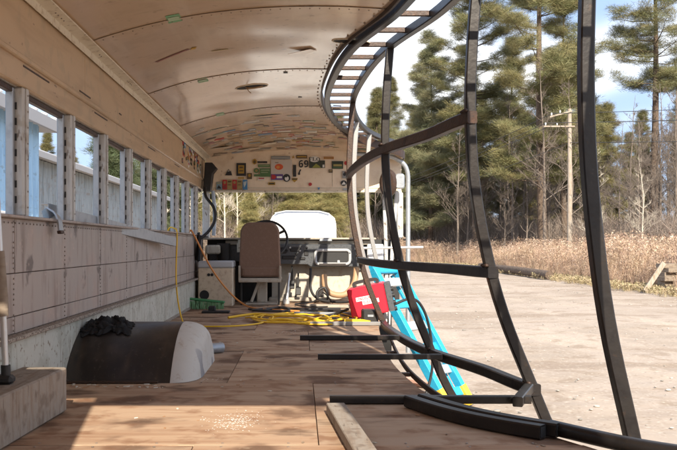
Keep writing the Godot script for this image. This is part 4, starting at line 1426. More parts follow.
func make_cords() -> void:
	var pts := [P(-1.2, 0.62, 7.42), P(-1.15, 0.78, 7.45), P(-1.1, 0.785, 7.42), P(-1.07, 0.74, 7.40), P(-1.075, 0.45, 7.38), P(-1.06, 0.28, 7.3), P(-1.0, 0.15, 7.0), P(-0.93, 0.03, 6.75), P(-0.86, 0.012, 6.6), P(-0.7, 0.012, 6.55), P(-0.5, 0.012, 6.6), P(-0.33, 0.012, 6.8), P(-0.22, 0.012, 7.2)]
	var c := MB.new()
	var cp := smooth(pts, 5)
	cp.append_array(smooth(coil(P(-0.02, 0, 7.3), 0.66, 0.85, 6.0, 5, 130), 3))
	c.tube(cp, 0.0066, 7)
	single("yellow_extension_cord", c, M.yellow_cord, "yellow extension cord run down the wall to a tangled pile on the floor", "cord", P(-0.02, 0, 7.3))
	c = MB.new()
	c.tube(smooth([P(-0.62, 0.012, 7.35), P(-0.4, 0.03, 7.5), P(-0.2, 0.03, 7.35), P(0.0, 0.04, 7.15), P(0.12, 0.03, 6.95), P(0.25, 0.014, 6.85), P(0.42, 0.014, 6.8), P(0.5, 0.014, 6.78)], 8), 0.0115, 7)
	c.tube([P(0.36, 0.026, 6.815), P(0.5, 0.026, 6.78), P(0.56, 0.024, 6.77)], [0.022, 0.022, 0.014], 8)
	single("yellow_power_lead", c, M.yellow_cord, "yellow lead with thick plug stretched beside the grey cross bar", "cord", P(0.2, 0, 6.9))
	c = MB.new()
	c.tube(smooth([P(-1.15, 0.68, 8.5), P(-1.1, 0.78, 8.5), P(-1.06, 0.74, 8.5), P(-0.9, 0.42, 8.55), P(-0.75, 0.2, 8.62), P(-0.6, 0.06, 8.6), P(-0.45, 0.015, 8.4), P(-0.2, 0.012, 8.2), P(0.1, 0.012, 8.0), P(0.3, 0.012, 8.05), P(0.62, 0.014, 7.8)], 8), 0.0095, 7)
	single("orange_cord", c, M.orange_cord, "orange cord slanting from the sill past the cream cabinet", "cord", P(-0.6, 0, 8.6))
	c = MB.new()
	c.tube(smooth([P(-0.5, 0.014, 8.3), P(-0.35, 0.014, 8.15), P(-0.2, 0.03, 8.35), P(-0.1, 0.014, 8.1), P(-0.35, 0.02, 8.0), P(-0.45, 0.014, 8.2), P(-0.2, 0.014, 8.45), P(0.05, 0.014, 8.3), P(0.4, 0.012, 8.4)], 7), 0.011, 7)
	single("black_cable", c, M.black, "black cable curled on the floor behind the seat", "cable", P(-0.3, 0, 8.2))
	# rail and scrap steel lying by the cord pile
	for q in [[P(-0.05, 0.02, 7.7), P(0.55, 0.02, 7.62), "galv", "grey steel strip on the floor behind the yellow cord pile"], [P(0.05, 0.02, 8.7), P(0.75, 0.02, 8.55), "beige", "pale dusty steel strip on the floor before the toe board"], [P(0.0, 0.016, 7.95), P(0.42, 0.016, 8.0), "steel", "short dark steel strip between the cords and the toe board"]]:
		var b := MB.new()
		b.bar([q[0], q[1]], 0.05, 0.03, Vector3.UP, 0.003)
		single("steel_strip", b, M[q[2]], q[3], "steel strip", q[0], "steel strips on the floor by the cords")

func make_welder() -> void:
	var at := P(0.585, 0.155, 7.35)
	var root := thing("welding_machine", "bright red welding machine with white nameplate tilted beside the ribs", "welder", at)
	root.rotation = Vector3(0, -0.12, 0.20)
	var m := MB.new()
	m.box(Vector3(0, 0, -0.24), Vector3(0.325, 0.255, 0.46), 0.01)
	part("case", m, M.red, root)
	m = MB.new()
	m.slab(PackedVector2Array([Vector2(-0.23, -0.125), Vector2(0.23, -0.125), Vector2(0.23, 0.06), Vector2(0.1, 0.125), Vector2(-0.23, 0.125)]), Transform3D(Basis(Vector3.UP, PI / 2), Vector3(0.163, 0, -0.24)), 0.0, 0.05, 0.006)
	part("face_panel", m, M.dash, root)
	for i in 4:
		m = MB.new()
		m.tube([Vector3(0.21, 0.06 - 0.06 * i, -0.12 - 0.05 * (i % 2)), Vector3(0.235, 0.06 - 0.06 * i, -0.12 - 0.05 * (i % 2))], 0.02, 10)
		part("knob", m, M.black, root)
	m = MB.new()
	m.bar(smooth([Vector3(-0.1, 0.128, -0.24), Vector3(-0.09, 0.165, -0.24), Vector3(0.09, 0.165, -0.24), Vector3(0.1, 0.128, -0.24)]), 0.03, 0.012, Vector3.FORWARD)
	part("carrying_handle", m, M.black, root)
	m = MB.new()
	m.col = Color(0.78, 0.77, 0.76)
	m.box(Vector3(-0.03, 0.028, -0.0085), Vector3(0.135, 0.036, 0.003), 0.0)
	m.box(Vector3(0.025, -0.008, -0.0085), Vector3(0.145, 0.036, 0.003), 0.0)
	m.col = Color(0.50, 0.02, 0.04)
	var rows := ["LINCOLN", "ELECTRIC"]
	for i in 2:
		var t := TextMesh.new()
		var f := SystemFont.new()
		f.font_names = PackedStringArray(["Droid Sans"])
		f.font_weight = 700
		t.font = f; t.text = rows[i]; t.font_size = 32; t.pixel_size = 0.01; t.depth = 0.01
		var bb := t.get_aabb()
		var xf := Transform3D(Basis.IDENTITY.scaled(Vector3(0.122 / bb.size.x, 0.024 / bb.size.y, 0.1)), Vector3(-0.03 + 0.055 * i, 0.028 - 0.036 * i, -0.0065))
		xf.origin -= xf.basis * (bb.position + bb.size * 0.5)
		m.add(t, xf)
	var pl := part("nameplate", m, M.sticker, root)
	pl.set_meta("label", "white nameplate with red capitals")
	m = MB.new()
	for s in [-0.1, 0.1]: m.box(Vector3(s, -0.135, -0.24), Vector3(0.03, 0.02, 0.4), 0.004)
	part("foot_rail", m, M.black, root)
	# black case that props it and cables
	var bx := thing("black_tool_case", "small black tool case propping up the red welding machine", "tool case", P(0.56, 0, 6.98))
	m = MB.new()
	m.box(P(0.575, 0.055, 7.02), Vector3(0.13, 0.11, 0.18), 0.012)
	wpart("case", m, M.black, bx)
	m = MB.new()
	m.box(P(0.575, 0.062, 6.927), Vector3(0.05, 0.02, 0.01), 0.003)
	wpart("latch", m, M.galv, bx)
	var c := MB.new()
	c.tube(smooth([P(0.80, 0.10, 7.5), P(1.0, 0.16, 7.6), P(1.12, 0.05, 7.7), P(1.2, -0.2, 7.8), P(1.22, -0.5, 7.85), P(1.15, -0.75, 7.8), P(1.05, -0.93, 7.6), P(1.2, -0.935, 7.3), P(1.5, -0.935, 7.4)], 8), 0.013, 7)
	c.tube(smooth([P(0.42, 0.08, 7.4), P(0.3, 0.03, 7.5), P(0.2, 0.014, 7.4), P(0.32, 0.014, 7.2), P(0.48, 0.014, 7.15)], 8), 0.012, 7)
	single("welding_cable", c, M.black, "black welding cable looping from the red machine to the ground", "cable", P(1.1, -0.9, 7.6))

func make_ladder() -> void:
	var foot := P(1.42, -0.93, 8.15)
	var top := P(0.72, 0.40, 8.4)
	var root := thing("fiberglass_ladder", "cyan fiberglass ladder with yellow feet leaning on the bus", "ladder", foot)
	var across := Vector3(0.26, 0, -0.24)
	var along := (top - foot).normalized()
	var nrm := across.cross(along).normalized()
	for s in 2:
		var m := MB.new()
		var a := foot + across * s
		m.bar([a, a + (top - foot)], 0.085, 0.06, across.normalized(), 0.004)
		var r := wpart("side_rail", m, M.cyan, root)
		m = MB.new()
		m.bar([a - along * 0.005, a + along * 0.2], 0.1, 0.075, across.normalized(), 0.006)
		wpart("foot", m, M.yellow, r)
	for i in 6:
		var m := MB.new()
		var c := foot + (top - foot) * (0.1 + 0.16 * i)
		m.bar([c + across * 0.04, c + across * 0.96], 0.09, 0.03, nrm, 0.004)
		wpart("step", m, M.cyan if i % 2 == 0 else M.alu, root)
	var m3 := MB.new()
	m3.bar([top + across * -0.06, top + across * 1.06], 0.1, 0.05, nrm, 0.01)
	wpart("top_cap", m3, M.cyan, root)
	for s in 2:
		var m := MB.new()
		var a := foot + across * (0.1 + 0.8 * s) + nrm * -0.07
		m.bar([a + along * 0.06, a + (top - foot) * 0.97], 0.03, 0.025, across.normalized(), 0.003)
		wpart("rear_rail", m, M.cyan, root)
	# boards on the ground by the ladder
	for q in [[P(1.15, -0.93, 9.9), P(1.75, -0.93, 9.0), "reddish plank lying on the ground under the ladder"], [P(1.12, -0.885, 9.8), P(1.7, -0.885, 9.05), "reddish plank lying on top of another under the ladder"]]:
		var b := MB.new()
		b.bar([q[0], q[1]], 0.14, 0.038, Vector3.UP, 0.003)
		single("plank", b, M.board_new, q[2], "plank", q[0], "planks under the ladder")

func make_debris() -> void:
	rng.seed = 99
	var m := MB.new()
	m.slab(PackedVector2Array([Vector2(-1, -0.3), Vector2(0.4, -0.5), Vector2(1, 0.1), Vector2(0.1, 0.5), Vector2(-0.8, 0.3)]), Transform3D(Basis(Vector3.RIGHT, -PI / 2), Vector3.ZERO), 0.0, 0.3)
	var xs := []
	var cs := []
	for i in 230:
		var d := rng.randf_range(2.6, 8.8)
		var x := rng.randf_range(-1.05, floor_x(d) - 0.1)
		if i < 60:
			d = rng.randf_range(3.8, 3.98)
			x = rng.randf_range(-1.05, -0.6)
		elif d > 3.9 and d < 5.05 and x < -0.48: continue
		var s := rng.randf_range(0.003, 0.011) * (1.3 if i < 60 else 1.0)
		xs.append(Transform3D(Basis(Vector3.UP, rng.randf() * TAU) * Basis.from_scale(Vector3(s, s * 0.8, s)), P(x, 0.0005, d)))
		cs.append([Color(0.5, 0.45, 0.36), Color(0.25, 0.18, 0.12), Color(0.62, 0.58, 0.5), Color(0.36, 0.2, 0.1)][rng.randi() % 4])
	for q in [[-0.24, 3.1, 0.09, 0.16, 320], [-0.1, 6.2, 0.12, 0.12, 50], [-0.45, 4.05, 0.1, 0.05, 30]]:      # spilt white plaster crumbs
		for i in q[4]:
			var s := rng.randf_range(0.001, 0.0045)
			xs.append(Transform3D(Basis(Vector3.UP, rng.randf() * TAU) * Basis.from_scale(Vector3(s, s * 0.3, s)), P(q[0] + rng.randfn(0.0, 0.5) * q[2], 0.0005, q[1] + rng.randfn(0.0, 0.5) * q[3])))
			cs.append(Color(0.78, 0.75, 0.70))
	var o := copies("floor_debris", m.mesh(), M.chips, xs, cs, self)
	o.set_meta("kind", "stuff")
	tag(o, "scattered wood chips and grit on the plywood floor", "debris")

# ------------------------------------------------------------------ the yard and the woods
func make_ground() -> void:
	var m := MB.new()
	var nz := FastNoiseLite.new()
	nz.seed = 8; nz.frequency = 0.12; nz.fractal_octaves = 4
	var g := []
	var ds := [-20.0]
	while ds[-1] < 100.0: ds.append(minf(ds[-1] + (0.15 if ds[-1] >= 4.0 and ds[-1] < 42.0 else 1.0), 100.0))
	var xl := [-40.0]
	while xl[-1] < 40.0: xl.append(minf(xl[-1] + (0.15 if xl[-1] >= 1.0 and xl[-1] < 13.0 else 1.5), 40.0))
	for d in ds:
		var row := []
		for x in xl:
			var e := smoothstep(0.0, 4.0, absf(x) - 1.5) if d < 14.0 else 1.0
			var y := 0.05 * nz.get_noise_2d(x, d) * e
			if x > 1.0 and x < 13.5 and d > 4.0 and d < 44.0:
				y += 0.012 * nz.get_noise_2d(x * 9.0, d * 9.0) * smoothstep(1.2, 2.2, x)
				for q in [[4.6, 0.9, 0.06, 0.0], [6.3, 0.9, 0.06, 0.0], [3.4, 2.2, 0.085, 1.1], [5.1, 2.2, 0.085, 1.1], [8.6, 1.6, 0.05, 2.4], [10.3, 1.6, 0.05, 2.4]]:      # wheel ruts
					var o: float = absf(x - (q[0] + q[1] * sin(d * q[2] * 1.6 + q[3]) + 0.02 * d))
					if o < 0.5: y += (-0.022 * (1.0 - smoothstep(0.08, 0.2, o)) + 0.014 * exp(-pow((o - 0.27) / 0.09, 2.0))) * (0.7 + 0.6 * nz.get_noise_2d(d * 2.0, q[0] * 9.0))
			row.append(Vector3(x, y, -d))
		g.append(row)
	m.grid(g, true)
	# the sheet goes on to the horizon
	m.quad(Vector3(-700, -0.03, 300), Vector3(-700, -0.03, -700), Vector3(-40, -0.03, -700), Vector3(-40, -0.03, 300), Vector3.UP)
	m.quad(Vector3(40, -0.03, 300), Vector3(40, -0.03, -700), Vector3(700, -0.03, -700), Vector3(700, -0.03, 300), Vector3.UP)
	m.quad(Vector3(-40, -0.03, -100), Vector3(-40, -0.03, -700), Vector3(40, -0.03, -700), Vector3(40, -0.03, -100), Vector3.UP)
	m.quad(Vector3(-40, -0.03, 300), Vector3(-40, -0.03, 20), Vector3(40, -0.03, 20), Vector3(40, -0.03, 300), Vector3.UP)
	setting("ground", m, M.dirt)
	# woodland floor under the trees
	m = MB.new()
	var poly := PackedVector2Array()
	for i in 40:
		var d := lerpf(16.0, 78.0, i / 39.0)
		poly.append(Vector2(11.9 + 0.7 * nz.get_noise_1d(d * 3.0) + (0.0 if d < 60.0 else -0.12 * (d - 60.0) * (d - 60.0) * 0.2), d))
	for i in 24:
		var x := lerpf(4.0, -40.0, i / 23.0)
		poly.append(Vector2(x, 84.0 + 2.0 * nz.get_noise_1d(x * 2.0 + 90.0)))
	poly.append_array([Vector2(-40, 170), Vector2(120, 170), Vector2(120, 16)])
	m.slab(poly, Transform3D(Basis(Vector3.RIGHT, Vector3.FORWARD, Vector3.UP), Vector3.ZERO), -0.1, 0.06)
	setting("forest_floor", m, M.litter)

func blade_clump(n: int, hgt: float, spread: float, wid: float, sd: int, bend: float, cols: Array) -> ArrayMesh:
	rng.seed = sd
	var m := MB.new()
	for i in n:
		m.col = cols[rng.randi() % cols.size()]
		var a := rng.randf() * TAU
		var b := Vector3(cos(a), 0, sin(a)) * spread * sqrt(rng.randf())
		var l := hgt * rng.randf_range(0.55, 1.0)
		var lean := Vector3(rng.randf_range(-1, 1), 0, rng.randf_range(-1, 1)) * bend
		var side := Vector3(cos(a + 1.3), 0, sin(a + 1.3)) * wid
		var mid := b + Vector3(0, l * 0.55, 0) + lean * l * 0.25
		var tip := b + Vector3(0, l * 0.95, 0) + lean * l
		m.quad(b - side, b + side, mid + side * 0.8, mid - side * 0.8, Vector3(0, 0.2, 1))
		m.tri(mid - side * 0.8, mid + side * 0.8, tip, Vector3(0, 0.2, 1))
		if i % 2 == 0:                                     # feathery head
			for q in 4:
				var t := tip + Vector3(rng.randf_range(-1, 1), rng.randf_range(-1.4, 0.6), rng.randf_range(-1, 1)) * 0.05
				m.tri(t, t + Vector3(rng.randf_range(-1, 1), 0.6, rng.randf_range(-1, 1)) * 0.07, t + Vector3(rng.randf_range(-1, 1), -0.4, rng.randf_range(-1, 1)) * 0.06, Vector3(0, 0.3, 1))
	return m.mesh()

func make_grass() -> void:
	var cols := [Color(0.50, 0.37, 0.27), Color(0.42, 0.30, 0.215), Color(0.58, 0.46, 0.36), Color(0.34, 0.235, 0.17), Color(0.48, 0.335, 0.245)]
	var clumps := [blade_clump(34, 1.7, 0.32, 0.009, 1, 0.22, cols), blade_clump(30, 1.35, 0.4, 0.01, 2, 0.34, cols), blade_clump(40, 2.0, 0.36, 0.008, 4, 0.2, cols)]
	var sets := [[], [], []]
	var tints := [[], [], []]
	rng.seed = 42
	var nz := FastNoiseLite.new()
	nz.seed = 14; nz.frequency = 0.14
	for i in 6500:
		var d := rng.randf_range(17.0, 80.0)
		var edge := 12.2 if d < 60.0 else 12.2 - 0.024 * (d - 60.0) * (d - 60.0)
		var x := edge + 13.0 * pow(rng.randf(), 1.4)
		var f := nz.get_noise_2d(x, d)
		var s := (0.9 + 0.5 * f + rng.randf_range(-0.15, 0.2)) * smoothstep(-0.6, 1.2, x - edge)
		if s < 0.2: continue
		var k := rng.randi() % 3
		sets[k].append(Transform3D(Basis(Vector3.UP, rng.randf() * TAU) * Basis.from_scale(Vector3(s, s, s)), Vector3(x, 0.05, -d)))
		var v := rng.randf_range(0.8, 1.15)
		tints[k].append(Color(v, v * rng.randf_range(0.94, 1.02), v * rng.randf_range(0.9, 1.0)))
	var root := Node3D.new()
	root.name = "dry_tall_grass"
	add_child(root)
	root.position = Vector3(16, 0, -45)
	root.set_meta("kind", "stuff")
	tag(root, "band of tall dry brown grass along the edge of the dirt yard", "grass")
	for k in 3:
		var o := copies("grass_clumps", clumps[k], M.dry, sets[k], tints[k], root)
		o.position = -root.position
		o.set_meta("kind", "stuff")
	# short straw and weeds at the rim of the yard
	var low := blade_clump(26, 0.28, 0.2, 0.006, 8, 0.6, [Color(0.36, 0.29, 0.18), Color(0.3, 0.26, 0.13), Color(0.42, 0.33, 0.2)])
	var xs := []
	for i in 1500:
		var d := rng.randf_range(18.0, 82.0)
		var edge := 12.2 if d < 60.0 else 12.2 - 0.024 * (d - 60.0) * (d - 60.0)
		var x := edge + rng.randf_range(-1.3, 1.2) * sqrt(rng.randf())
		var s := rng.randf_range(0.3, 1.1)
		xs.append(Transform3D(Basis(Vector3.UP, rng.randf() * TAU) * Basis.from_scale(Vector3(s, s, s)), Vector3(x, 0.01, -d)))
	var o2 := copies("short_straw", low, M.dry, xs, [], self)
	o2.set_meta("kind", "stuff")
	tag(o2, "short straw and weeds scattered at the rim of the dirt yard", "weeds")
	# leafless undergrowth among the trunks
	var br := MB.new()
	rng.seed = 50
	for i in 26:
		var a := rng.randf() * TAU
		var p := Vector3(cos(a), 0, sin(a)) * rng.randf_range(0, 0.5)
		var pts := [p]
		var dirv := Vector3(cos(a) * 0.35, 1.0, sin(a) * 0.35)
		for k in 4:
			dirv = (dirv + Vector3(rng.randf_range(-0.35, 0.35), 0.05, rng.randf_range(-0.35, 0.35))).normalized()
			pts.append(pts[-1] + dirv * rng.randf_range(0.5, 0.95))
		br.col = [Color(0.30, 0.235, 0.19), Color(0.23, 0.175, 0.14), Color(0.36, 0.30, 0.25)][i % 3]
		br.tube(pts, [0.016, 0.013, 0.01, 0.007, 0.003], 3, false)
		for k in 5:
			var st: Vector3 = pts[1 + k % 3]
			br.tube([st, st + Vector3(rng.randf_range(-1, 1), rng.randf_range(0.2, 1), rng.randf_range(-1, 1)) * 0.6], [0.007, 0.003], 3, false)
	var bxs := []
	var bcs := []
	for i in 3600:
		var d := rng.randf_range(24.0, 105.0)
		var edge := 18.5 if d < 62.0 else 18.5 - 0.03 * (d - 62.0) * (d - 62.0)
		var x := edge + rng.randf_range(0.0, 32.0)
		if i > 1000:
			d = rng.randf_range(86.0, 140.0)
			x = rng.randf_range(-50.0, 62.0)
		var s := rng.randf_range(0.7, 1.6) * (1.25 if i > 1000 else 1.0)
		bxs.append(Transform3D(Basis(Vector3.UP, rng.randf() * TAU) * Basis.from_scale(Vector3(s, s, s)), Vector3(x, 0.0, -d)))
		var v := rng.randf_range(0.7, 1.2)
		bcs.append(Color(v, v, v))
	var o3 := copies("undergrowth", br.mesh(), M.twig, bxs, bcs, self)
	o3.set_meta("kind", "stuff")
	tag(o3, "tangle of leafless brown undergrowth among the tree trunks", "undergrowth")

func tuft_mesh(n: int, len: float, wid: float, sd: int) -> ArrayMesh:
	rng.seed = sd
	var m := MB.new()
	for i in n:
		var c := Vector3(rng.randfn(0, 0.22), rng.randfn(0.03, 0.09), rng.randfn(0, 0.22))
		var dir := (Vector3(rng.randf_range(-1, 1), rng.randf_range(-0.25, 1.0), rng.randf_range(-1, 1)) + c * 1.5).normalized()
		var s := dir.cross(Vector3(rng.randf_range(-1, 1), rng.randf_range(-1, 1), rng.randf_range(-1, 1))).normalized() * wid
		var v := rng.randf_range(0.75, 1.25)
		m.col = Color(v, v, v)
		var l := len * rng.randf_range(0.6, 1.1)
		m.tri(c - s, c + s, c + dir * l, Vector3.UP)
		m.tri(c - s, c + s, c - dir * l * 0.25, Vector3.UP)
	return m.mesh()

var tufts := []
# a white pine: trunk, limbs, tufts of needles
func pine(called: String, label: String, at: Vector3, hgt: float, low: float, wide: float, dens: float, sd: int, col: Color, group := "") -> Node3D:
	if tufts.is_empty(): tufts = [tuft_mesh(110, 0.33, 0.008, 1), tuft_mesh(110, 0.37, 0.0075, 2)]
	var root := thing(called, label, "tree", at, group)
	rng.seed = sd
	var tr := MB.new()
	var pts := []
	var rad := []
	var sway := Vector3(rng.randf_range(-1, 1), 0, rng.randf_range(-1, 1)) * 0.012 * hgt
	for i in 15:
		var t := i / 14.0
		pts.append(Vector3(0, hgt * t - 0.1, 0) + sway * sin(t * 3.0))
		rad.append(lerpf(hgt * 0.0135, 0.02, pow(t, 0.85)) * (1.35 if i == 0 else 1.0))
	tr.tube(pts, rad, 9)
	part("trunk", tr, M.bark, root)
	var lb := MB.new()
	var xs := [[], []]
	var cs := [[], []]
	var h := hgt * low * 0.6
	var dead := true
	while h < hgt * 0.985:
		var t := h / hgt
		dead = t < low
		var tt := clampf((t - low) / (1.0 - low), 0, 1)
		var reach := wide * (pow(1.0 - tt, 0.75) * (0.62 + 0.38 * smoothstep(0.0, 0.25, tt)) + 0.04)
		var nb := rng.randi_range(3, 6)
		for b in nb:
			if dead and rng.randf() < 0.5: continue
			if rng.randf() < 0.24: continue
			var a := rng.randf() * TAU
			var L := reach * rng.randf_range(0.45, 1.12) * (0.45 if dead else 1.0)
			var rise := lerpf(-0.12, 0.55, tt) + rng.randf_range(-0.16, 0.16)
			var o := Vector3(0, h + rng.randf_range(-0.2, 0.2), 0) + sway * sin(t * 3.0)
			var dir := Vector3(cos(a), 0, sin(a))
			var bp := []
			var brd := []
			for k in 6:
				var u := k / 5.0
				bp.append(o + dir * L * u + Vector3(0, L * (rise * u + 0.22 * u * u) + rng.randf_range(-0.06, 0.06) * k * 0.3, 0) + dir.cross(Vector3.UP) * rng.randf_range(-0.05, 0.05) * L * u)
				brd.append(lerpf(0.018 + 0.011 * L, 0.008, u))
			lb.tube(bp, brd, 4, false)
			if dead: continue
			var nt := int(L * 7.0 * dens) + 3
			for k in nt:
				var u := sqrt(rng.randf_range(0.10, 1.0))
				var f := u * 4.999
				var p: Vector3 = (bp[int(f)] as Vector3).lerp(bp[int(f) + 1], f - int(f))
				p += dir.cross(Vector3.UP) * rng.randf_range(-1, 1) * 0.38 * L * (1.05 - u * 0.75) + Vector3(0, rng.randf_range(-0.22, 0.34), 0)
				var s := rng.randf_range(0.7, 1.35)
				var w := rng.randi() % 2
				xs[w].append(Transform3D(Basis(Vector3.UP, rng.randf() * TAU) * Basis(Vector3.RIGHT, rng.randf_range(-0.4, 0.4)) * Basis.from_scale(Vector3(s, s * 0.85, s)), p))
				var v := rng.randf_range(0.72, 1.2)
				cs[w].append(Color(col.r * v * rng.randf_range(0.9, 1.15), col.g * v, col.b * v))
		h += rng.randf_range(0.32, 0.66) * (hgt / 24.0) * (1.0 if not dead else 1.6)
	part("limbs", lb, M.bark, root)
	for w in 2:
		var o := copies("crown", tufts[w], M.needles, xs[w], cs[w], root)
		o.set_meta("kind", "stuff")
	return root

# a leafless tree
func bare_tree(called: String, label: String, at: Vector3, hgt: float, sd: int, bark: Material, spread: float, group := "") -> Node3D:
	var root := thing(called, label, "tree", at, group)
	rng.seed = sd
	var tr := MB.new()
	var cr := MB.new()
	var pts := []
	var rad := []
	var off := Vector3.ZERO
	for i in 12:
		var t := i / 11.0
		off += Vector3(rng.randf_range(-1, 1), 0, rng.randf_range(-1, 1)) * 0.012 * hgt * t
		pts.append(Vector3(0, hgt * t - 0.1, 0) + off)
		rad.append(lerpf(hgt * 0.0105, 0.012, pow(t, 0.8)))
	tr.tube(pts, rad, 7)
	part("trunk", tr, bark, root)
	for b in 22:
		var t := rng.randf_range(0.28, 0.97)
		var f := t * 11.0
		var o: Vector3 = (pts[int(f)] as Vector3).lerp(pts[mini(int(f) + 1, 11)], f - int(f))
		twig(cr, o, Vector3(cos(b * 2.4), rng.randf_range(0.5, 1.3), sin(b * 2.4)).normalized(), hgt * spread * (1.12 - t) * rng.randf_range(0.6, 1.1), hgt * 0.0028 * (1.15 - t) + 0.004, 3)
	part("crown", cr, bark, root)
	return root

func twig(m: MB, o: Vector3, dir: Vector3, L: float, r: float, depth: int) -> void:
	var pts := [o]
	var rad := [r]
	var d := dir
	var n := 4 if depth > 1 else 2
	for i in n:
		d = (d + Vector3(rng.randf_range(-1, 1), rng.randf_range(-0.5, 0.8), rng.randf_range(-1, 1)) * 0.24).normalized()
		pts.append(pts[-1] + d * L / n)
		rad.append(maxf(lerpf(r, r * 0.3, float(i + 1) / n), 0.0035))
	m.tube(pts, rad, 4 if depth > 1 else 3, false)
	if depth == 0: return
	var kids := [0, 4, 5, 6][depth] as int
	for k in kids:
		var u := rng.randf_range(0.25, 1.0) * n
		var i := mini(int(u), n - 1)
		var p: Vector3 = (pts[i] as Vector3).lerp(pts[i + 1], u - i)
		var nd := (d + Vector3(rng.randf_range(-1, 1), rng.randf_range(-0.3, 0.9), rng.randf_range(-1, 1)) * 1.0).normalized()
		twig(m, p, nd, L * rng.randf_range(0.32, 0.58), maxf(r * 0.5, 0.0045), depth - 1)

func again(src: Node3D, called: String, label: String, at: Vector3, turn: float, s: float, group: String) -> void:
	var c: Node3D = src.duplicate()
	c.name = numbered(called)
	add_child(c)
	c.transform = Transform3D(Basis(Vector3.UP, turn) * Basis.from_scale(Vector3(s, s, s)), at)
	tag(c, label, "tree", group)

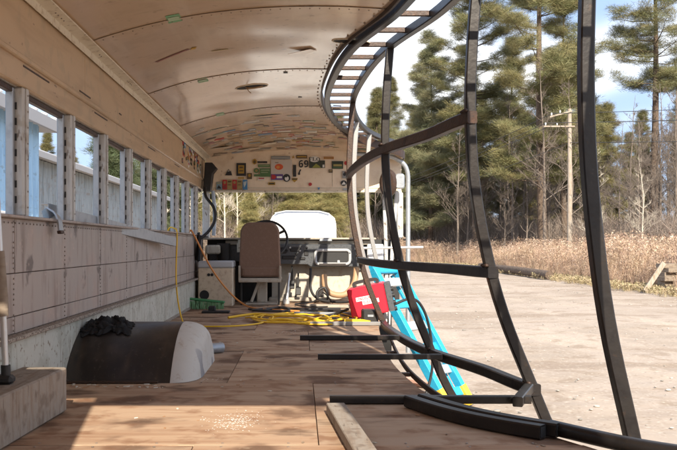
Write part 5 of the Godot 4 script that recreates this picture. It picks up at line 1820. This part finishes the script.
func make_trees() -> void:
	var green := Color(0.23, 0.22, 0.095)
	# the pines one can tell apart
	pine("pine_tree", "tallest broad white pine with layered boughs behind the utility pole", Vector3(17.2, 0, -60), 30.0, 0.2, 5.8, 0.95, 101, green)
	pine("pine_tree", "slender grey green pine tapering to a point beside the dirt lane", Vector3(11.6, 0, -76), 20.5, 0.16, 4.6, 1.0, 102, Color(0.225, 0.225, 0.12))
	pine("pine_tree", "tall narrow pine between the tapering pine and the broadest one", Vector3(14.6, 0, -70), 29.0, 0.25, 4.4, 0.9, 103, Color(0.215, 0.21, 0.09))
	pine("pine_tree", "tall thin-crowned pine with bare lower trunk above the leafless trees", Vector3(25.6, 0, -62), 29.0, 0.42, 4.0, 0.62, 104, Color(0.215, 0.21, 0.095))
	pine("pine_tree", "young pine with low boughs under the broadest pine", Vector3(20.6, 0, -66), 22.0, 0.3, 3.6, 0.8, 105, Color(0.18, 0.18, 0.075))
	# the wood behind: look-alikes
	var far := [
		pine("background_pine", "dark pine in the wood behind the yard", Vector3(21.0, 0, -84), 22.0, 0.3, 3.4, 0.9, 111, Color(0.17, 0.16, 0.065), "pines of the wood behind"),
		pine("background_pine", "dark pine in the wood behind the yard", Vector3(30.0, 0, -90), 19.0, 0.08, 3.4, 0.9, 112, Color(0.21, 0.19, 0.075), "pines of the wood behind")]
	rng.seed = 200
	for i in 30:
		var x := rng.randf_range(8.0, 44.0)
		var d := rng.randf_range(78.0, 112.0)
		again(far[i % 2], "background_pine", "dark pine in the wood behind the yard", Vector3(x, 0, -d), rng.randf() * TAU, rng.randf_range(0.6, 0.95), "pines of the wood behind")
	var spots := [[-2.0, 92], [-5.5, 98], [1.5, 96], [4.0, 90], [-9.0, 95], [-12.5, 90], [6.0, 100], [-16.0, 99], [-7.2, 104], [-0.2, 105], [-3.8, 108], [-20, 96], [-24, 102], [-28, 94], [-33, 100], [3.0, 108], [8.2, 106]]
	rng.seed = 205
	for i in 34: spots.append([rng.randf_range(-44.0, 26.0), rng.randf_range(108.0, 132.0)])
	for q in spots:
		again(far[1 if q[1] > 108 else int(absf(q[0]) * 3.0) % 2], "background_pine", "yellowish pine in the wood ahead of the windscreen", Vector3(q[0], 0, -q[1]), q[1] * 1.7, 0.72 + 0.12 * sin(q[1] * 3.0), "pines ahead of the windscreen")
	var yp := pine("young_pine", "bushy yellow green young pine ahead of the windscreen", Vector3(-1.0, 0, -88), 11.0, 0.03, 2.6, 1.0, 120, Color(0.30, 0.27, 0.11), "young pines ahead of the windscreen")
	rng.seed = 206
	for i in 13:
		again(yp, "young_pine", "bushy yellow green young pine ahead of the windscreen", Vector3(rng.randf_range(-19.0, 9.5), 0, -rng.randf_range(84.0, 98.0)), rng.randf() * TAU, rng.randf_range(0.6, 1.15), "young pines ahead of the windscreen")
	var kinds := [
		bare_tree("bare_tree", "leafless grey tree standing among the brush beyond the dry grass", Vector3(22.0, 0, -52), 11.5, 301, M.grey_bark, 0.30, "leafless trees beyond the dry grass"),
		bare_tree("bare_tree", "leafless grey tree standing among the brush beyond the dry grass", Vector3(26.5, 0, -57), 14.0, 302, M.grey_bark, 0.26, "leafless trees beyond the dry grass"),
		bare_tree("bare_tree", "leafless grey tree standing among the brush beyond the dry grass", Vector3(19.5, 0, -49), 9.0, 303, M.grey_bark, 0.34, "leafless trees beyond the dry grass"),
		bare_tree("bare_tree", "leafless grey tree standing among the brush beyond the dry grass", Vector3(30.5, 0, -64), 16.0, 304, M.grey_bark, 0.24, "leafless trees beyond the dry grass")]
	rng.seed = 210
	for i in 46:
		var d := rng.randf_range(46.0, 88.0)
		var x := d * rng.randf_range(0.17, 0.50)
		if x < 14.5: x += 6.0
		again(kinds[i % 4], "bare_tree", "leafless grey tree standing among the brush beyond the dry grass", Vector3(x, 0, -d), rng.randf() * TAU, rng.randf_range(0.6, 1.15), "leafless trees beyond the dry grass")
	for i in 16:
		var d := rng.randf_range(84.0, 104.0)
		again(kinds[i % 4], "bare_tree", "leafless tree in the wood ahead of the windscreen", Vector3(rng.randf_range(-30.0, 9.0), 0, -d), rng.randf() * TAU, rng.randf_range(0.6, 0.95), "leafless trees ahead of the windscreen")
	var bi := bare_tree("birch_tree", "slim pale birch ahead of the windscreen", Vector3(-6.45, 0, -88), 13.0, 305, M.birch, 0.2, "pale birches ahead of the windscreen")
	for q in [[-7.6, 86.0, 1.0], [-4.6, 87.0, 0.9], [4.0, 88.0, 0.9], [-10.2, 80.0, 1.1], [-12.2, 78.0, 1.0]]:
		again(bi, "birch_tree", "slim pale birch ahead of the windscreen", Vector3(q[0], 0, -q[1]), q[1], q[2], "pale birches ahead of the windscreen")
	for i in 14:
		var d := rng.randf_range(64.0, 80.0)
		again(kinds[i % 4], "bare_tree", "leafless grey tree standing among the brush beyond the dry grass", Vector3(rng.randf_range(11.5, 17.0), 0, -d), rng.randf() * TAU, rng.randf_range(0.5, 0.9), "leafless trees beyond the dry grass")
	for q in [[18.5, 46.0, 0.5], [16.6, 47.5, 0.55]]:
		again(bi, "birch_sapling", "pale birch sapling rising out of the dry grass", Vector3(q[0], 0, -q[1]), q[1], q[2], "birch saplings in the dry grass")
	pine("pine_tree", "small pine rising over the grey shed roof", Vector3(-11.5, 0, -52), 9.5, 0.1, 2.2, 1.0, 106, Color(0.09, 0.115, 0.05))
	pine("pine_tree", "feathery pine past the far end of the grey shed", Vector3(-10.3, 0, -60), 14.0, 0.12, 3.0, 1.0, 107, Color(0.10, 0.125, 0.06))

func make_pole() -> void:
	var at := Vector3(15.85, 0, -50)
	var root := thing("utility_pole", "pale wooden utility pole with crossarm rising out of the dry grass", "utility pole", at)
	var m := MB.new()
	m.tube([at, at + Vector3(0.02, 5, 0), at + Vector3(0.0, 9.6, 0)], [0.16, 0.135, 0.11], 12)
	wpart("pole", m, M.pole_wood, root)
	var arm := [[8.55, -1.55, 0.25, 0.0], [9.45, -1.2, 0.1, -0.35]]
	for q in arm:
		m = MB.new()
		m.bar([at + Vector3(q[1], q[0] + q[3], 0.14), at + Vector3(q[2], q[0], 0.14)], 0.07, 0.085, Vector3.UP, 0.008)
		var a := wpart("crossarm", m, M.pole_wood, root)
		for x in [q[1] + 0.1, q[1] * 0.5]:
			m = MB.new()
			var c: Vector3 = at + Vector3(x, q[0] + q[3] * (x / q[1]) + 0.06, 0.14)
			m.tube([c, c + Vector3(0, 0.08, 0), c + Vector3(0, 0.16, 0)], [0.03, 0.06, 0.04], 8)
			wpart("insulator", m, M.dash_light, a)
	var i := 0
	for q in [[-1.4, 8.75], [-0.8, 8.75], [-1.05, 9.3], [0.0, 7.6]]:
		var w := MB.new()
		var a: Vector3 = at + Vector3(q[0], q[1], 0.14)
		var pts := []
		for k in 13:
			var u := k / 12.0
			pts.append(a.lerp(Vector3(2.0 + q[0], q[1] - 0.6, -118), u) + Vector3(0, -1.6 * sin(u * PI), 0))
		w.tube(pts, 0.018, 4)
		pts = []
		for k in 13:
			var u := k / 12.0
			pts.append(a.lerp(Vector3(40.0, q[1] + 0.3, -20.0 + q[0] * 2.0), u) + Vector3(0, -1.2 * sin(u * PI), 0))
		w.tube(pts, 0.018, 4)
		var o := wpart("overhead_wire", w, M.wire, root)
		i += 1

func corrugated(x: float, z0: float, z1: float, y0: float, y1: float) -> MB:
	var m := MB.new()
	var g := []
	var n := int(absf(z1 - z0) / 0.03)
	for i in 2:
		var row := []
		for j in n + 1:
			var z := lerpf(z0, z1, float(j) / n)
			row.append(Vector3(x + 0.03 * sin(z * TAU / 0.28), y0 if i == 0 else y1, z))
		g.append(row)
	m.grid(g, false)
	return m

func make_sheds() -> void:
	var sh := thing("blue_shed", "pale blue corrugated shed with overhanging flat eave outside the windows", "shed", Vector3(-6.5, 0, -9))
	var z := 2.0
	while z > -14.6:
		var z1 := maxf(z - 0.98, -14.9)
		wpart("corrugated_sheet", corrugated(-4.5 + 0.006 * (int(-z) % 2), z, z1 - 0.02, 0.1, 3.7), M.shed_blue, sh)
		z -= 0.98
	var m := MB.new()
	m.box(Vector3(-6.6, 1.85, -6.4), Vector3(4.1, 3.7, 16.8))
	wpart("frame", m, M.fascia, sh)
	m = MB.new()
	m.box(Vector3(-6.55, 3.72, -6.6), Vector3(4.7, 0.08, 17.9), 0.01, Basis(Vector3.BACK, -0.02))
	var roof := wpart("roof", m, M.shed_roof, sh)
	m = MB.new()
	m.box(Vector3(-4.18, 3.62, -6.6), Vector3(0.05, 0.2, 18.0), 0.006)
	wpart("fascia", m, M.fascia, roof)
	m = MB.new()
	for i in 60:
		var c := Vector3(-4.25 - (i % 2) * 0.3, 3.76, 1.0 - i * 0.27)
		m.box(c, Vector3(0.12, 0.05, 0.12), 0.02)
	wpart("roof_fixings", m, M.white_paint, roof)
	m = MB.new()
	m.box(Vector3(-4.45, 1.55, -12.7), Vector3(0.06, 1.1, 0.9), 0.01)
	var win := wpart("window", m, M.white_paint, sh)
	m = MB.new()
	m.box(Vector3(-4.415, 1.55, -12.7), Vector3(0.01, 0.9, 0.7))
	wpart("pane", m, M.hose, win)
	var sg := thing("grey_shed", "long weathered grey corrugated shed beyond the pale blue one", "shed", Vector3(-8.0, 0, -26))
	z = -15.4
	while z > -36.0:
		var z1 := z - 0.98
		wpart("corrugated_sheet", corrugated(-6.0 + 0.006 * (int(-z) % 2), z, z1 - 0.02, 0.1, 3.55), M.shed_grey, sg)
		z -= 0.98
	m = MB.new()
	m.box(Vector3(-8.1, 1.75, -25.9), Vector3(4.1, 3.5, 20.9))
	wpart("frame", m, M.fascia, sg)
	m = MB.new()
	m.box(Vector3(-7.95, 3.66, -25.9), Vector3(4.7, 0.08, 21.6), 0.01, Basis(Vector3.BACK, -0.02))
	roof = wpart("roof", m, M.shed_roof, sg)
	m = MB.new()
	m.box(Vector3(-5.62, 3.56, -25.9), Vector3(0.05, 0.14, 21.7), 0.006)
	wpart("fascia", m, M.fascia, roof)
	for i in 5:
		m = MB.new()
		m.box(Vector3(-5.96, 1.8, -17.5 - i * 4.0), Vector3(0.05, 3.5, 0.14), 0.006)
		wpart("batten", m, M.pole_wood, sg)

func make_yard_things() -> void:
	# stack of planks with a leaning board at the rim of the yard
	for i in 6:
		var b := MB.new()
		b.box(Vector3(13.05 + 0.05 * sin(i * 2.0), 0.17 + i * 0.145, -28.6 + 0.08 * cos(i * 3.0)), Vector3(1.9, 0.144, 0.5), 0.006, Basis(Vector3.UP, 0.12 + 0.04 * sin(i * 5.0)))
		single("stacked_beam", b, M.wood_x, "weathered grey beam in the stack at the rim of the yard", "beam", Vector3(13.05, 0.1 + i * 0.145, -28.6), "stacked beams at the rim of the yard")
	var lb := MB.new()
	lb.bar([Vector3(11.45, 0.06, -28.2), Vector3(12.12, 1.0, -28.3)], 0.16, 0.05, Vector3.BACK, 0.006)
	single("leaning_board", lb, M.board_new if false else M.pole_wood, "pale board leaning on the stack of grey beams", "board", Vector3(11.45, 0.06, -28.2))
	var lg := MB.new()
	lg.tube(smooth([Vector3(11.3, 0.22, -38.5), Vector3(11.35, 0.26, -44), Vector3(11.6, 0.24, -50), Vector3(11.9, 0.22, -56)]), 0.2, 9)
	single("fallen_log", lg, M.bark, "long dark log lying along the foot of the dry grass", "log", Vector3(11.5, 0.05, -47))
	# stones and clods on the yard
	rng.seed = 70
	var st := SphereMesh.new()
	st.radius = 1.0; st.height = 1.3; st.radial_segments = 7; st.rings = 4
	var xs := []
	var cs := []
	for i in 3200:
		var d := lerpf(4.0, 60.0, pow(rng.randf(), 1.5))
		var x := rng.randf_range(1.6, 12.0)
		if rng.randf() < 0.3: x = rng.randf_range(9.0, 12.4)
		var s := rng.randf_range(0.004, 0.018) * (1.8 if rng.randf() < 0.05 else 1.0)
		xs.append(Transform3D(Basis(Vector3.UP, rng.randf() * TAU) * Basis.from_scale(Vector3(s * 1.4, s * 0.8, s)), Vector3(x, 0.01, -d)))
		var v := rng.randf_range(0.22, 0.5)
		cs.append(Color(v, v * 0.92, v * 0.8))
	var o := copies("gravel", st, M.chips, xs, cs, self)
	o.set_meta("kind", "stuff")
	tag(o, "loose stones and clods scattered on the dirt yard", "gravel")

func _ready() -> void:
	make_camera_and_light()
	make_materials()
	make_ground()
	make_bus()
	make_frame()
	make_things()
	make_sheds()
	make_pole()
	make_trees()
	make_grass()
	make_yard_things()
